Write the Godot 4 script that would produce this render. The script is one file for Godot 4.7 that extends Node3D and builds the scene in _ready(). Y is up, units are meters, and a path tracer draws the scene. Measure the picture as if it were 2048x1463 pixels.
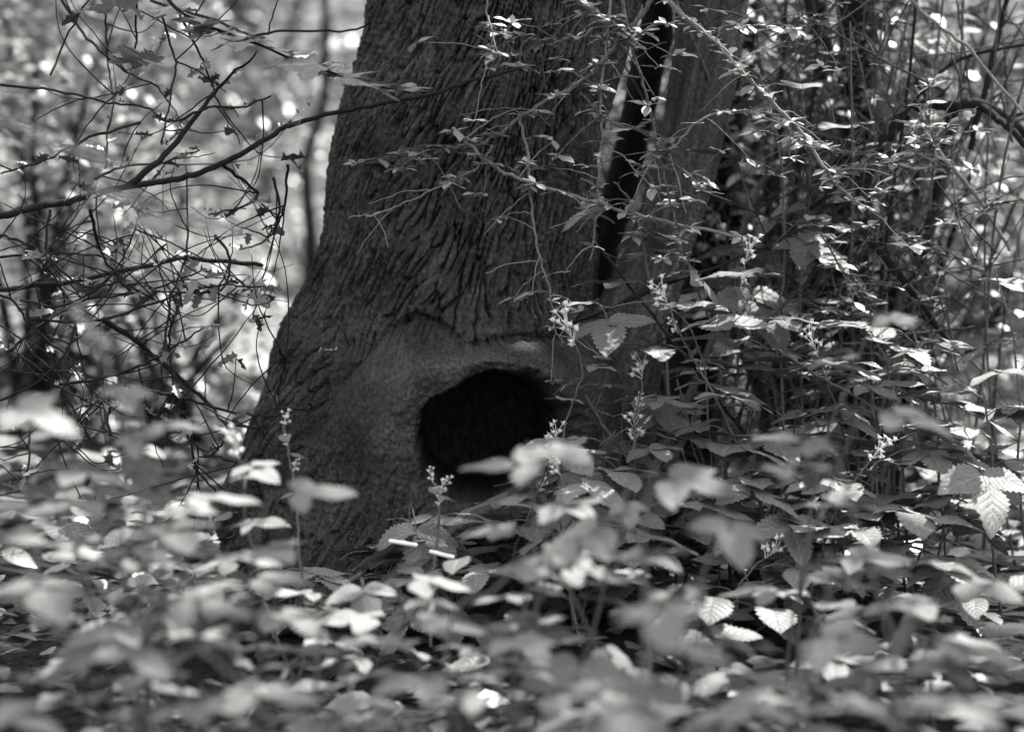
extends Node3D

# ------------------------------------------------------------------ camera frame
const EYE := Vector3(0.0, 0.80, 4.6)
const DOWN := 5.77                    # degrees the lens looks down
const HALF := 0.12655                 # tangent of half the vertical angle of view
var look := Basis(Vector3.RIGHT, deg_to_rad(-DOWN))

var taken := {}
var rng := RandomNumberGenerator.new()
var M := {}
var leaflets := []
var thorn_leaves := []
var holly_leaves := []
var maple_leaves := []
var small_leaf: ArrayMesh
var petiole_mesh: ArrayMesh
var cluster_meshes := []

# a place seen at (px, py) in the photograph's 2048 x 1463 frame, standing on the plane at depth z
func at(px: float, py: float, z: float) -> Vector3:
	var d := look * Vector3((px - 1024.0) / 731.5 * HALF, -(py - 731.5) / 731.5 * HALF, -1.0)
	return EYE + d * ((z - EYE.z) / d.z)

func px_size(z: float) -> float:
	return HALF / 731.5 * (EYE.z - z)

func seen_at(p: Vector3) -> Vector2:
	var r := look.transposed() * (p - EYE)
	return Vector2(1024.0 + r.x / -r.z / HALF * 731.5, 731.5 - r.y / -r.z / HALF * 731.5)

func smooth(a: float, b: float, x: float) -> float:
	var t := clampf((x - a) / (b - a), 0.0, 1.0)
	return t * t * (3.0 - 2.0 * t)

# ------------------------------------------------------------------ names, tags
func numbered(n: String) -> String:
	if not taken.has(n):
		taken[n] = 0
		return n
	taken[n] += 1
	return "%s_%03d" % [n, taken[n]]

func thing(called: String, label: String, category: String, where := Vector3.ZERO, group := "") -> Node3D:
	var o := Node3D.new()
	o.name = numbered(called)
	add_child(o)
	o.position = where
	tag(o, label, category, group)
	return o

func tag(o: Node, label: String, category: String, group := "", kind := "") -> void:
	if label: o.set_meta("label", label)
	if category: o.set_meta("category", category)
	if group: o.set_meta("group", group)
	if kind: o.set_meta("kind", kind)

var part_counts := {}
func part(called: String, mesh: Mesh, mat: Material, parent: Node, xf := Transform3D.IDENTITY) -> MeshInstance3D:
	var o := MeshInstance3D.new()
	var key := str(parent.get_instance_id()) + called
	if part_counts.has(key):
		part_counts[key] += 1
		o.name = "%s_%03d" % [called, part_counts[key]]
	else:
		part_counts[key] = 0
		o.name = called
	o.mesh = mesh
	o.set_surface_override_material(0, mat)
	o.transform = xf
	parent.add_child(o, true)
	return o

# ------------------------------------------------------------------ mesh building
class Shape:
	var v := PackedVector3Array()
	var uv := PackedVector2Array()
	var c := PackedColorArray()
	var i := PackedInt32Array()
	var coloured := false

	func vert(p: Vector3, t := Vector2.ZERO, col := Color.WHITE) -> int:
		v.append(p); uv.append(t); c.append(col)
		return v.size() - 1

	func tri(a: int, b: int, d: int) -> void:
		i.append(a); i.append(b); i.append(d)

	func tube(pts: Array, radii: Array, sides := 6, tip := true) -> void:
		var n := pts.size()
		var side := Vector3.ZERO
		var first := v.size()
		var run := 0.0
		for k in n:
			var dir: Vector3
			if k == 0: dir = pts[1] - pts[0]
			elif k == n - 1: dir = pts[k] - pts[k - 1]
			else: dir = pts[k + 1] - pts[k - 1]
			dir = dir.normalized()
			if side == Vector3.ZERO:
				side = dir.cross(Vector3(0.31, 0.2, 0.9)).normalized()
			side = (side - dir * side.dot(dir)).normalized()
			var up := dir.cross(side)
			if k > 0: run += pts[k].distance_to(pts[k - 1])
			for s in sides:
				var a := TAU * s / sides
				vert(pts[k] + (side * cos(a) + up * sin(a)) * float(radii[k]), Vector2(float(s) / sides, run * 10.0))
		for k in n - 1:
			for s in sides:
				var a := first + k * sides + s
				var b := first + k * sides + (s + 1) % sides
				tri(a, a + sides, b)
				tri(b, a + sides, b + sides)
		if tip:
			var e := vert(pts[n - 1] + (pts[n - 1] - pts[n - 2]).normalized() * float(radii[n - 1]), Vector2(0.5, run * 10.0))
			for s in sides:
				tri(first + (n - 1) * sides + s, e, first + (n - 1) * sides + (s + 1) % sides)

	func spike(base: Vector3, dir: Vector3, r: float, l: float) -> void:
		var s := dir.cross(Vector3(0.3, 0.9, 0.2)).normalized() * r
		var u := dir.cross(s).normalized() * r
		var f := v.size()
		vert(base + s); vert(base - s * 0.5 + u * 0.86); vert(base - s * 0.5 - u * 0.86)
		var e := vert(base + dir * l)
		tri(f, e, f + 1); tri(f + 1, e, f + 2); tri(f + 2, e, f)

	func ball(at_: Vector3, r: Vector3, rings := 5, sides := 7) -> void:
		var f := v.size()
		for k in rings + 1:
			var p := PI * k / rings
			for s in sides:
				var a := TAU * s / sides
				vert(at_ + Vector3(sin(p) * cos(a), cos(p), sin(p) * sin(a)) * r, Vector2(float(s) / sides, float(k) / rings))
		for k in rings:
			for s in sides:
				var a := f + k * sides + s
				var b := f + k * sides + (s + 1) % sides
				tri(a, b, a + sides); tri(b, b + sides, a + sides)

	func grid(rows: int, cols: int, first: int) -> void:
		for r in rows - 1:
			for q in cols - 1:
				var a := first + r * cols + q
				tri(a, a + 1, a + cols); tri(a + 1, a + cols + 1, a + cols)

	func join(o: Shape, xf: Transform3D) -> void:
		var f := v.size()
		for k in o.v.size():
			vert(xf * o.v[k], o.uv[k], o.c[k])
		for k in o.i:
			i.append(f + k)

	func normals() -> PackedVector3Array:
		var n := PackedVector3Array()
		n.resize(v.size())
		for k in range(0, i.size(), 3):
			var a := i[k]
			var b := i[k + 1]
			var d := i[k + 2]
			var f := (v[d] - v[a]).cross(v[b] - v[a])
			n[a] += f; n[b] += f; n[d] += f
		for k in n.size():
			n[k] = n[k].normalized()
		return n

	func made(given_normals = null) -> ArrayMesh:
		var m := ArrayMesh.new()
		if i.is_empty(): return m
		var a := []
		a.resize(Mesh.ARRAY_MAX)
		a[Mesh.ARRAY_VERTEX] = v
		a[Mesh.ARRAY_NORMAL] = given_normals if given_normals != null else normals()
		a[Mesh.ARRAY_TEX_UV] = uv
		if coloured: a[Mesh.ARRAY_COLOR] = c
		a[Mesh.ARRAY_INDEX] = i
		m.add_surface_from_arrays(Mesh.PRIMITIVE_TRIANGLES, a)
		return m

func grey(linear: float, warm := 0.005) -> Color:
	return Color(linear * (1.0 + warm), linear, linear * (1.0 - 2.0 * warm)).linear_to_srgb()

func noise(kind: int, freq: float, s: int, octaves := 4) -> FastNoiseLite:
	var n := FastNoiseLite.new()
	n.noise_type = kind
	n.frequency = freq
	n.seed = s
	n.fractal_octaves = octaves
	if octaves <= 1: n.fractal_type = FastNoiseLite.FRACTAL_NONE
	return n

# ------------------------------------------------------------------ materials
func vein_maps(pairs: int, slant: float, s: int) -> Array:
	var col := Image.create(128, 256, false, Image.FORMAT_RGB8)
	var hgt := Image.create(128, 256, false, Image.FORMAT_RGB8)
	var n := noise(FastNoiseLite.TYPE_SIMPLEX, 0.05, s, 4)
	for y in 256:
		for x in 128:
			var u := absf(x / 127.0 - 0.5) * 2.0
			var t := y / 255.0
			var mid := exp(-pow(u / 0.035, 2.0))
			var k := t * pairs - u * slant * pairs * 0.3 + (0.18 if x > 63 else 0.0)
			var f := absf(k - floorf(k) - 0.5) * 2.0
			var lat := smooth(0.84, 1.0, f) * (1.0 - u * 0.6)
			var w := n.get_noise_2d(x, y)
			var c := clampf(0.76 + 0.16 * w + 0.20 * mid + 0.10 * lat, 0.0, 1.0)
			col.set_pixel(x, y, Color(c, c, c * 0.995))
			var h := clampf(0.62 - 0.5 * lat - 0.35 * mid + 0.16 * (1.0 - f) + 0.12 * n.get_noise_2d(x * 3.0, y * 3.0), 0.0, 1.0)
			hgt.set_pixel(x, y, Color(h, h, h))
	return [ImageTexture.create_from_image(col), ImageTexture.create_from_image(hgt)]

func leaf_mat(called: String, linear: float, rough: float, maps: Array, through := 0.38, bump := 0.22) -> StandardMaterial3D:
	var m := StandardMaterial3D.new()
	m.resource_name = called
	m.albedo_color = grey(linear / 0.62)
	m.albedo_texture = maps[0]
	m.roughness = rough
	m.metallic_specular = 0.5
	m.heightmap_enabled = true
	m.heightmap_texture = maps[1]
	m.heightmap_scale = bump
	m.backlight_enabled = true
	m.backlight = Color(through, through, through)
	m.cull_mode = BaseMaterial3D.CULL_DISABLED
	return m

func noise_tex(freq: float, s: int, lo: float, hi: float, kind := FastNoiseLite.TYPE_SIMPLEX, size := 512) -> NoiseTexture2D:
	var t := NoiseTexture2D.new()
	t.width = size; t.height = size
	t.seamless = true
	t.noise = noise(kind, freq, s, 5)
	var g := Gradient.new()
	g.set_color(0, Color(lo, lo, lo)); g.set_color(1, Color(hi, hi, hi))
	t.color_ramp = g
	return t

func bark_mat(called: String, linear: float, scale_: float, bump: float, lo := 0.45, stretch := 0.35) -> StandardMaterial3D:
	var m := StandardMaterial3D.new()
	m.resource_name = called
	m.albedo_color = grey(linear)
	m.albedo_texture = noise_tex(0.02, 11, lo, 1.0)
	m.roughness = 0.92
	m.metallic_specular = 0.25
	m.heightmap_enabled = true
	m.heightmap_texture = noise_tex(0.035, 12, 0.0, 1.0)
	m.heightmap_scale = bump
	m.uv1_triplanar = true
	m.uv1_scale = Vector3(scale_, scale_ * stretch, scale_)
	return m

func make_materials() -> void:
	var bv := vein_maps(7, 1.1, 3)
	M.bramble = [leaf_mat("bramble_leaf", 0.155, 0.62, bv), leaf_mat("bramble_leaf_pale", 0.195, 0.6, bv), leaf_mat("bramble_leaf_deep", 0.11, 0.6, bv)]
	var tv := vein_maps(5, 0.8, 5)
	M.thorn = [leaf_mat("thorn_leaf", 0.22, 0.45, tv, 0.7, 0.04), leaf_mat("thorn_leaf_pale", 0.28, 0.4, tv, 0.7, 0.04)]
	M.holly = [leaf_mat("holly_leaf", 0.07, 0.28, tv, 0.15, 0.05), leaf_mat("holly_leaf_young", 0.15, 0.3, tv, 0.4, 0.05)]
	M.maple = leaf_mat("maple_leaf", 0.24, 0.55, bv, 0.7, 0.1)
	M.far_leaf = leaf_mat("far_leaf", 0.32, 0.36, tv, 0.55, 0.02)
	M.far_leaf.vertex_color_use_as_albedo = true
	M.low_leaf = leaf_mat("low_leaf", 0.22, 0.5, bv)
	M.low_leaf.vertex_color_use_as_albedo = true
	M.stem = bark_mat("bramble_stem", 0.20, 60.0, 0.03, 0.55)
	M.pale_twig = bark_mat("pale_twig", 0.42, 70.0, 0.05, 0.3)
	M.dark_twig = bark_mat("dark_twig", 0.045, 50.0, 0.05, 0.3)
	M.dead = bark_mat("dry_stem", 0.20, 40.0, 0.04, 0.35, 0.1)
	M.dead_dim = bark_mat("dry_twig", 0.11, 40.0, 0.04, 0.25, 0.1)
	M.dark_bark = bark_mat("dark_bark", 0.035, 9.0, 0.6, 0.35)
	M.flower = StandardMaterial3D.new()
	M.flower.albedo_color = grey(0.62); M.flower.roughness = 0.7
	M.cut_wood = StandardMaterial3D.new()
	M.cut_wood.albedo_color = grey(0.8); M.cut_wood.roughness = 0.6
	M.bark = StandardMaterial3D.new()
	M.bark.resource_name = "tree_bark"
	M.bark.vertex_color_use_as_albedo = true
	M.bark.albedo_texture = noise_tex(0.03, 21, 0.5, 1.0)
	M.bark.heightmap_enabled = true
	M.bark.heightmap_texture = noise_tex(0.03, 22, 0.0, 1.0)
	M.bark.heightmap_scale = 0.25
	M.bark.uv1_triplanar = true
	M.bark.uv1_scale = Vector3(7.0, 5.0, 7.0)
	M.bark.roughness = 0.95
	M.bark.metallic_specular = 0.2
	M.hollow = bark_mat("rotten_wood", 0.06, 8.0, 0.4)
	M.soil = bark_mat("woodland_soil", 0.03, 1.5, 2.0, 0.25, 1.0)
	M.soil.uv1_world_triplanar = true

# ------------------------------------------------------------------ leaves
# base at the origin, pointing along +z, upper side +y
func leaflet(l: float, w: float, teeth: int, bite: float, fold: float, droop: float, wave: float, widest: float, s: int, rows := 15, cols := 9) -> ArrayMesh:
	var r := RandomNumberGenerator.new()
	r.seed = s
	var sh := Shape.new()
	var bend := r.randf_range(-0.12, 0.12)
	var ph := r.randf() * TAU
	for a in rows:
		var t := float(a) / (rows - 1)
		var p := pow(t, log(0.5) / log(widest))
		var half := w * 0.5 * pow(maxf(sin(PI * p), 0.0), 0.8)
		if a == rows - 1: half = 0.0008
		for b in cols:
			var q := (float(b) / (cols - 1) - 0.5) * 2.0
			var edge := 1.0
			if absf(q) > 0.95 and a % 2 == 0: edge = 1.0 - bite
			var x := q * half * edge
			var y := fold * absf(x) - droop * l * t * t + wave * l * sin(t * 9.0 + ph + signf(q) * 0.8) * absf(q) * 0.5
			y -= 0.9 * fold * x * x / maxf(w, 0.001)
			sh.vert(Vector3(x + bend * l * t * t, y, l * t - absf(q) * half * 0.18 * (1.0 if a < rows - 1 else 0.0)), Vector2(q * 0.5 + 0.5, t))
	sh.grid(rows, cols, 0)
	return sh.made()

func holly_leaf(l: float, w: float, spines: int, s: int) -> ArrayMesh:
	var r := RandomNumberGenerator.new()
	r.seed = s
	var sh := Shape.new()
	var rows := spines * 4 + 1
	for a in rows:
		var t := float(a) / (rows - 1)
		var saw: float = [0.55, 0.68, 1.15, 0.72][a % 4]
		var half := w * 0.5 * pow(maxf(sin(PI * pow(t, 0.9)), 0.0), 0.55) * saw
		if a == 0 or a == rows - 1: half = 0.0006
		for b in 5:
			var q := (b / 4.0 - 0.5) * 2.0
			var lift := 0.0
			if absf(q) > 0.9: lift = (0.22 if a % 4 == 2 else -0.02) * w * (1.0 if (a / 4) % 2 == 0 else -0.6)
			sh.vert(Vector3(q * half, absf(q) * half * 0.25 + lift - 0.12 * l * t * t, l * t), Vector2(q * 0.5 + 0.5, t))
	sh.grid(rows, 5, 0)
	return sh.made()

# five toothed lobes in one blade
func palmate_leaf(size: float, s: int) -> ArrayMesh:
	var r := RandomNumberGenerator.new()
	r.seed = s
	var sh := Shape.new()
	var n := 81
	var hub := sh.vert(Vector3(0, 0, 0), Vector2(0.5, 0.1))
	var rings := 4
	for ring in range(1, rings + 1):
		for k in n:
			var a := lerpf(-2.45, 2.45, float(k) / (n - 1))
			var lobe := 0.0
			for q in 5:
				var at_: float = [-1.95, -0.95, 0.0, 0.95, 1.95][q]
				var long: float = [0.62, 0.9, 1.0, 0.9, 0.62][q]
				lobe = maxf(lobe, long * (1.0 - pow(absf(a - at_) / 0.62, 1.3) * 0.55))
			var tooth := 1.0 - (0.14 if k % 3 == 1 else 0.0) if ring == rings else 1.0
			var d := size * lobe * tooth * ring / rings
			var y := 0.30 * size * cos(a * 3.3) * pow(float(ring) / rings, 2.0) * 0.25 - 0.05 * size * pow(float(ring) / rings, 2.0)
			sh.vert(Vector3(sin(a) * d, y, cos(a) * d), Vector2(0.5 + 0.5 * sin(a) * ring / rings, 0.1 + 0.9 * ring / rings))
	for k in n - 1:
		sh.tri(hub, 1 + k + 1, 1 + k)
		for ring in rings - 1:
			var a := 1 + ring * n + k
			sh.tri(a, a + 1, a + n); sh.tri(a + 1, a + n + 1, a + n)
	return sh.made()

func make_leaves() -> void:
	for k in 6:
		leaflets.append(leaflet(0.078, [0.052, 0.058, 0.048, 0.062, 0.054, 0.05][k], 7, 0.16, [0.25, 0.1, 0.35, 0.15, 0.3, 0.05][k], [0.06, 0.12, 0.03, 0.16, 0.09, 0.2][k], 0.05, 0.42, 40 + k, 21, 9))
	for k in 4:
		thorn_leaves.append(leaflet(0.030, [0.014, 0.016, 0.012, 0.015][k], 4, 0.05, 0.35, [0.05, 0.2, -0.1, 0.3][k], 0.05, 0.60, 60 + k, 9, 5))
	for k in 4:
		holly_leaves.append(holly_leaf([0.045, 0.038, 0.05, 0.032][k], [0.027, 0.024, 0.026, 0.02][k], [3, 3, 4, 2][k], 70 + k))
	for k in 3:
		maple_leaves.append(palmate_leaf([0.075, 0.062, 0.085][k], 80 + k))
	small_leaf = leaflet(1.0, 0.6, 3, 0.0, 0.2, 0.2, 0.0, 0.45, 90, 5, 3)
	var p := Shape.new()
	p.tube([Vector3(0, -0.012, 0), Vector3(0, -0.001, 0.018), Vector3(0, 0.002, 0.036), Vector3(0, 0, 0.052), Vector3(0, -0.001, 0.066)], [0.0014, 0.0012, 0.0011, 0.001, 0.0008], 5)
	petiole_mesh = p.made()
	for k in 3:
		var r := RandomNumberGenerator.new()
		r.seed = 200 + k
		var c := Shape.new()
		for q in 9 + k * 2:
			var up := 0.004 + 0.0042 * q
			var e := Vector3(r.randf_range(-0.014, 0.014), up + r.randf_range(0.0, 0.008), r.randf_range(-0.014, 0.014))
			c.tube([Vector3(0, up * 0.6, 0), e * Vector3(0.6, 0.85, 0.6), e], [0.0007, 0.0006, 0.0006], 4)
			c.ball(e, Vector3(0.0032, 0.0036, 0.0032) * r.randf_range(0.7, 1.1), 4, 6)
			for z in 4:
				var a := TAU * z / 4.0 + r.randf()
				c.spike(e, Vector3(cos(a), r.randf_range(0.1, 0.9), sin(a)).normalized(), 0.0018, 0.0075)
		cluster_meshes.append(c.made())

# a basis whose y is nearly up, z along the heading, then tipped
func facing(heading: float, tip: float, roll: float) -> Basis:
	return Basis(Vector3.UP, heading) * Basis(Vector3.RIGHT, tip) * Basis(Vector3.BACK, roll)

func bramble_leaf(parent: Node, origin: Vector3, b: Basis, k: float, tone: int, five := false) -> void:
	var lf := part("leaf", petiole_mesh, M.stem, parent, Transform3D(b.scaled(Vector3.ONE * k), origin))
	var spots := [[0.066, 0.0, 1.0], [0.050, 1.25, 0.84], [0.050, -1.25, 0.84]]
	if five:
		spots = [[0.066, 0.0, 0.95], [0.052, 0.95, 0.85], [0.052, -0.95, 0.85], [0.044, 1.95, 0.62], [0.044, -1.95, 0.62]]
	for s in spots:
		var t: int = tone
		if rng.randf() < 0.2: t = rng.randi() % 3
		var bb := Basis(Vector3.UP, s[1] + rng.randf_range(-0.2, 0.2)) * Basis(Vector3.RIGHT, rng.randf_range(-0.10, 0.15)) * Basis(Vector3.BACK, rng.randf_range(-0.15, 0.15))
		part("leaflet", leaflets[rng.randi() % 6], M.bramble[t], lf, Transform3D(bb.scaled(Vector3.ONE * s[2] * rng.randf_range(0.88, 1.1)), Vector3(0, 0, s[0])))

func prickles(sh: Shape, pts: Array, every: float, r: float) -> void:
	for k in pts.size() - 1:
		var a: Vector3 = pts[k]
		var b: Vector3 = pts[k + 1]
		var n := int(a.distance_to(b) / every) + 1
		for q in n:
			var d := (b - a).normalized()
			var o := d.cross(Vector3(rng.randf_range(-1, 1), rng.randf_range(-1, 1), rng.randf_range(-1, 1))).normalized()
			sh.spike(a.lerp(b, (q + rng.randf()) / n) + o * r * 0.6, (o - d * 0.4).normalized(), r * 0.45, r * 2.4)

func curve(pts: Array, per := 5) -> Array:
	var out := []
	for k in pts.size() - 1:
		var p0: Vector3 = pts[maxi(k - 1, 0)]
		var p1: Vector3 = pts[k]
		var p2: Vector3 = pts[k + 1]
		var p3: Vector3 = pts[mini(k + 2, pts.size() - 1)]
		for q in per:
			out.append(p1.cubic_interpolate(p2, p0, p3, float(q) / per))
	out.append(pts[-1])
	return out

func wobble(pts: Array, amount: float) -> Array:
	var out := [pts[0]]
	for k in range(1, pts.size()):
		out.append(pts[k] + Vector3(rng.randf_range(-1, 1), rng.randf_range(-1, 1), rng.randf_range(-1, 1)) * amount)
	return out

func tapered(n: int, a: float, b: float) -> Array:
	var out := []
	for k in n:
		out.append(lerpf(a, b, float(k) / maxf(n - 1, 1)))
	return out

# a cane along given points (root first), with leaves; named leaves are [px, py, z, k, heading, tip, roll]
func bramble(label: String, pts: Array, r: float, n_leaves: int, flower: bool, tone: int, top_leaf := [], from := 0.2, k_leaf := 1.0) -> Node3D:
	var root: Vector3 = pts[0]
	var o := thing("bramble_shoot", label, "bramble", root, "bramble shoots growing round the hollow tree")
	var local := []
	for p in pts: local.append(p - root)
	var c := wobble(curve(local, 5), 0.002)
	var sh := Shape.new()
	sh.tube(c, tapered(c.size(), r, r * 0.45), 6)
	prickles(sh, c, 0.022, r)
	part("stem", sh.made(), M.stem, o)
	var turn := rng.randf() * TAU
	for q in n_leaves:
		var t := lerpf(from, 0.97, (q + rng.randf() * 0.6) / maxf(n_leaves, 1))
		var p: Vector3 = c[clampi(int(t * (c.size() - 1)), 0, c.size() - 1)]
		turn += 2.4 + rng.randf_range(-0.5, 0.5)
		bramble_leaf(o, p, facing(turn, rng.randf_range(-0.2, 0.12) + (rng.randf_range(0.3, 0.8) if rng.randf() < 0.18 else 0.0), rng.randf_range(-0.2, 0.2)), k_leaf * rng.randf_range(0.75, 1.12), tone if rng.randf() < 0.7 else rng.randi() % 3, rng.randf() < 0.18)
	if top_leaf:
		var b := facing(top_leaf[1], top_leaf[2], top_leaf[3])
		bramble_leaf(o, c[-1], b, top_leaf[0], tone)
	if flower:
		var dir: Vector3 = (c[-1] - c[-3]).normalized()
		var side := dir.cross(Vector3(0.2, 0.1, 0.9)).normalized()
		part("flower_cluster", cluster_meshes[rng.randi() % 3], M.flower, o, Transform3D(Basis(side, dir, side.cross(dir)).scaled(Vector3.ONE * rng.randf_range(0.8, 1.1)), c[-1]))
		if c.size() > 9 and rng.randf() < 0.6:
			part("flower_cluster", cluster_meshes[rng.randi() % 3], M.flower, o, Transform3D(facing(rng.randf() * TAU, 0.7, 0).scaled(Vector3.ONE * 0.5), c[-5]))
	return o

# a shoot that lifts one leaf to where it is seen
func shoot_to(px: float, py: float, z: float, k: float, heading: float, tip: float, roll: float, n: int, flower: bool, tone: int, label: String) -> void:
	if z > 1.0:
		z = 0.9 + (z - 1.0) * 0.66
		k *= 0.76
		n = mini(n + 1, 4)
		tip *= 0.6
	else:
		k *= 1.02
		n += 1
		z = 0.30 + (z - 0.30) * 0.45
	var b := facing(heading, tip, roll)
	var o := at(px, py, z) - b * Vector3(0, 0, 0.085 * k)
	var g := Vector3(o.x + rng.randf_range(-0.10, 0.10), 0.0, o.z - rng.randf_range(-0.05, 0.16))
	var mid := g.lerp(o, 0.55) + Vector3(rng.randf_range(-0.03, 0.03), o.y * 0.12, 0)
	bramble(label, [g, g.lerp(mid, 0.5) + Vector3(rng.randf_range(-0.015, 0.015), 0.01, 0), mid, o], 0.0026, n, flower, tone, [k, heading, tip, roll], 0.34, k)

func shade_noise(p: Vector3) -> float:
	return 0.5

# ------------------------------------------------------------------ the hollow tree
func table(t: Array, x: float, col: int) -> float:
	if x <= t[0][0]: return t[0][col]
	for k in t.size() - 1:
		if x <= t[k + 1][0]:
			var f: float = (x - t[k][0]) / (t[k + 1][0] - t[k][0])
			return lerpf(t[k][col], t[k + 1][col], f)
	return t[-1][col]

func build_tree() -> void:
	var o := thing("hollow_tree", "big old dark barked tree with a round hollow at its foot", "tree", Vector3(-0.1, 0, 0))
	var outline := [[-3000, 690, 1330], [-700, 740, 1320], [-300, 745, 1300], [0, 731, 1263], [100, 716, 1243], [200, 692, 1224], [300, 672, 1206], [400, 656, 1192], [500, 640, 1182], [560, 622, 1178], [600, 604, 1180], [650, 581, 1215],
		[700, 559, 1268], [750, 544, 1284], [800, 525, 1276], [850, 508, 1256], [900, 500, 1246], [950, 502, 1252], [1000, 492, 1266], [1100, 470, 1296], [1200, 440, 1330], [1350, 400, 1380]]
	var crease := [[440, 1180], [540, 1010], [590, 900], [640, 815], [720, 722], [780, 668], [830, 640], [880, 655], [930, 698], [990, 689], [1040, 684], [1100, 690], [1150, 660], [1185, 615], [1320, 540]]
	var plates := noise(FastNoiseLite.TYPE_CELLULAR, 1.0, 5, 1)
	plates.cellular_return_type = FastNoiseLite.RETURN_DISTANCE2_SUB
	plates.cellular_distance_function = FastNoiseLite.DISTANCE_EUCLIDEAN
	plates.cellular_jitter = 1.0
	plates.domain_warp_enabled = true
	plates.domain_warp_amplitude = 0.5
	plates.domain_warp_frequency = 0.35
	var ridges := noise(FastNoiseLite.TYPE_SIMPLEX, 1.0, 6, 3)
	ridges.fractal_type = FastNoiseLite.FRACTAL_RIDGED
	var rough := noise(FastNoiseLite.TYPE_SIMPLEX, 1.0, 7, 4)
	var broad := noise(FastNoiseLite.TYPE_SIMPLEX, 1.0, 8, 2)
	var angles := []
	for k in 520: angles.append(deg_to_rad(lerpf(-102.0, 102.0, k / 519.0)))
	for k in range(1, 40): angles.append(deg_to_rad(lerpf(102.0, 258.0, k / 40.0)))
	var cols := angles.size()
	var rows := []
	for k in 740: rows.append(lerpf(1320.0, -60.0, k / 739.0))
	for k in range(1, 60): rows.append(lerpf(-60.0, -3300.0, k / 59.0))
	var sh := Shape.new()
	sh.coloured = true
	var inside := PackedByteArray()
	var off := o.position
	var inv := look.transposed()
	var f := 731.5 / HALF
	for row: float in rows:
		var y := at(1024, row, 0.0).y
		var l := at(table(outline, row, 1), row, 0.0).x
		var r := at(table(outline, row, 2), row, 0.0).x
		var cx := (l + r) * 0.5
		var half := (r - l) * 0.5
		for a: float in angles:
			var sa := sin(a)
			var ca := cos(a)
			var x0 := half * sa
			var z0 := half * 0.86 * ca
			var rel := inv * (Vector3(cx + x0, y, z0) - EYE)
			var u := 1024.0 - rel.x / rel.z * f
			var v := 731.5 + rel.y / rel.z * f
			var front := smooth(-0.1, 0.25, ca)
			# along the bark
			var s := a * 0.30
			var d := 0.0
			d += 0.020 * broad.get_noise_3d(x0 * 4.0, y * 2.0, z0 * 4.0)
			# the swollen collar round the hollow, below a crease
			var yc := table(crease, u, 1)
			var below := v - yc
			var collar := smooth(-8.0, 26.0, below) * front
			var shift := u - 965.0
			d += 0.034 * collar * exp(-pow((v - 800.0) / 210.0, 2.0)) * smooth(540.0, 760.0, u) * smooth(1290.0, 1110.0, u)
			d -= 0.016 * exp(-pow((below + 9.0) / 9.0, 2.0)) * front * smooth(680.0, 860.0, u)
			# root flares running down to the left and right
			var root1 := u - (800.0 - (v - 640.0) * 0.72)
			d += 0.035 * exp(-pow(root1 / 70.0, 2.0)) * smooth(660.0, 900.0, v) * front
			var root2 := u - (620.0 - (v - 800.0) * 0.5)
			d += 0.03 * exp(-pow(root2 / 45.0, 2.0)) * smooth(760.0, 980.0, v) * front
			var gap := u - (690.0 - (v - 760.0) * 0.62)
			d -= 0.05 * exp(-pow(gap / 32.0, 2.0)) * smooth(700.0, 860.0, v) * front
			var root3 := u - (1030.0 + (v - 1000.0) * 0.6)
			d += 0.05 * exp(-pow(root3 / 90.0, 2.0)) * smooth(960.0, 1080.0, v) * front
			# the hollow
			var hx := u - 965.0
			var hy := v - 882.0
			var wob := 7.0 * rough.get_noise_2d(u * 0.012, v * 0.012) + 3.0 * rough.get_noise_2d(u * 0.05, v * 0.05 + 9.0)
			var rx := 128.0 if hx < 0.0 else 124.0
			var ry := 128.0 if hy < 0.0 else 124.0
			var q := sqrt(hx * hx / (rx * rx) + hy * hy / (ry * ry))
			# a notch at the top, where the callus folds over
			var calm := 1.0 - 0.6 * smooth(1000.0, 1090.0, u) * collar
			var notch := exp(-pow((u - 975.0) / 26.0, 2.0)) * exp(-pow((v - 752.0) / 30.0, 2.0))
			var edge := (q - 1.0) * 122.0 + wob - 16.0 * notch
			d += 0.030 * exp(-pow((edge - 42.0) / 40.0, 2.0)) * front * smooth(1290.0, 1130.0, u)
			var soft := 52.0 * smooth(0.0, 90.0, hx) * smooth(60.0, -60.0, hy) + 5.0
			var pit := smooth(soft, -11.0, edge) * front
			d -= 0.010 * notch * front
			# bark plates or, on the collar, a fine pebbled skin
			var bark := (1.0 - 0.9 * collar * exp(-pow((v - 830.0) / 240.0, 2.0)) * smooth(560.0, 720.0, u)) * (1.0 - pit) * (1.0 - 0.95 * collar * smooth(860.0, 960.0, u) * smooth(1120.0, 960.0, v))
			var lean := s - (y - 0.5) * 0.42 * smooth(0.6, -0.1, sa) + 0.012 * broad.get_noise_2d(s * 6.0, y * 3.0)
			var cell := plates.get_noise_2d(lean * 58.0, y * 14.0 + s * 5.0) + 1.0
			var broken := smooth(-0.35, 0.25, rough.get_noise_3d(x0 * 22.0 + 4.0, y * 14.0, z0 * 22.0))
			var plate := lerpf(0.85, smooth(0.0, 0.20, cell), broken)
			var rg := ridges.get_noise_2d(lean * 30.0, y * 4.5 + s * 3.0)
			var fine := rough.get_noise_3d(x0 * 70.0, y * 70.0, z0 * 70.0)
			d += bark * (0.0150 * (plate - 0.7) + 0.0055 * rg) + 0.0022 * fine * (0.25 + 0.75 * bark) * calm
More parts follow.
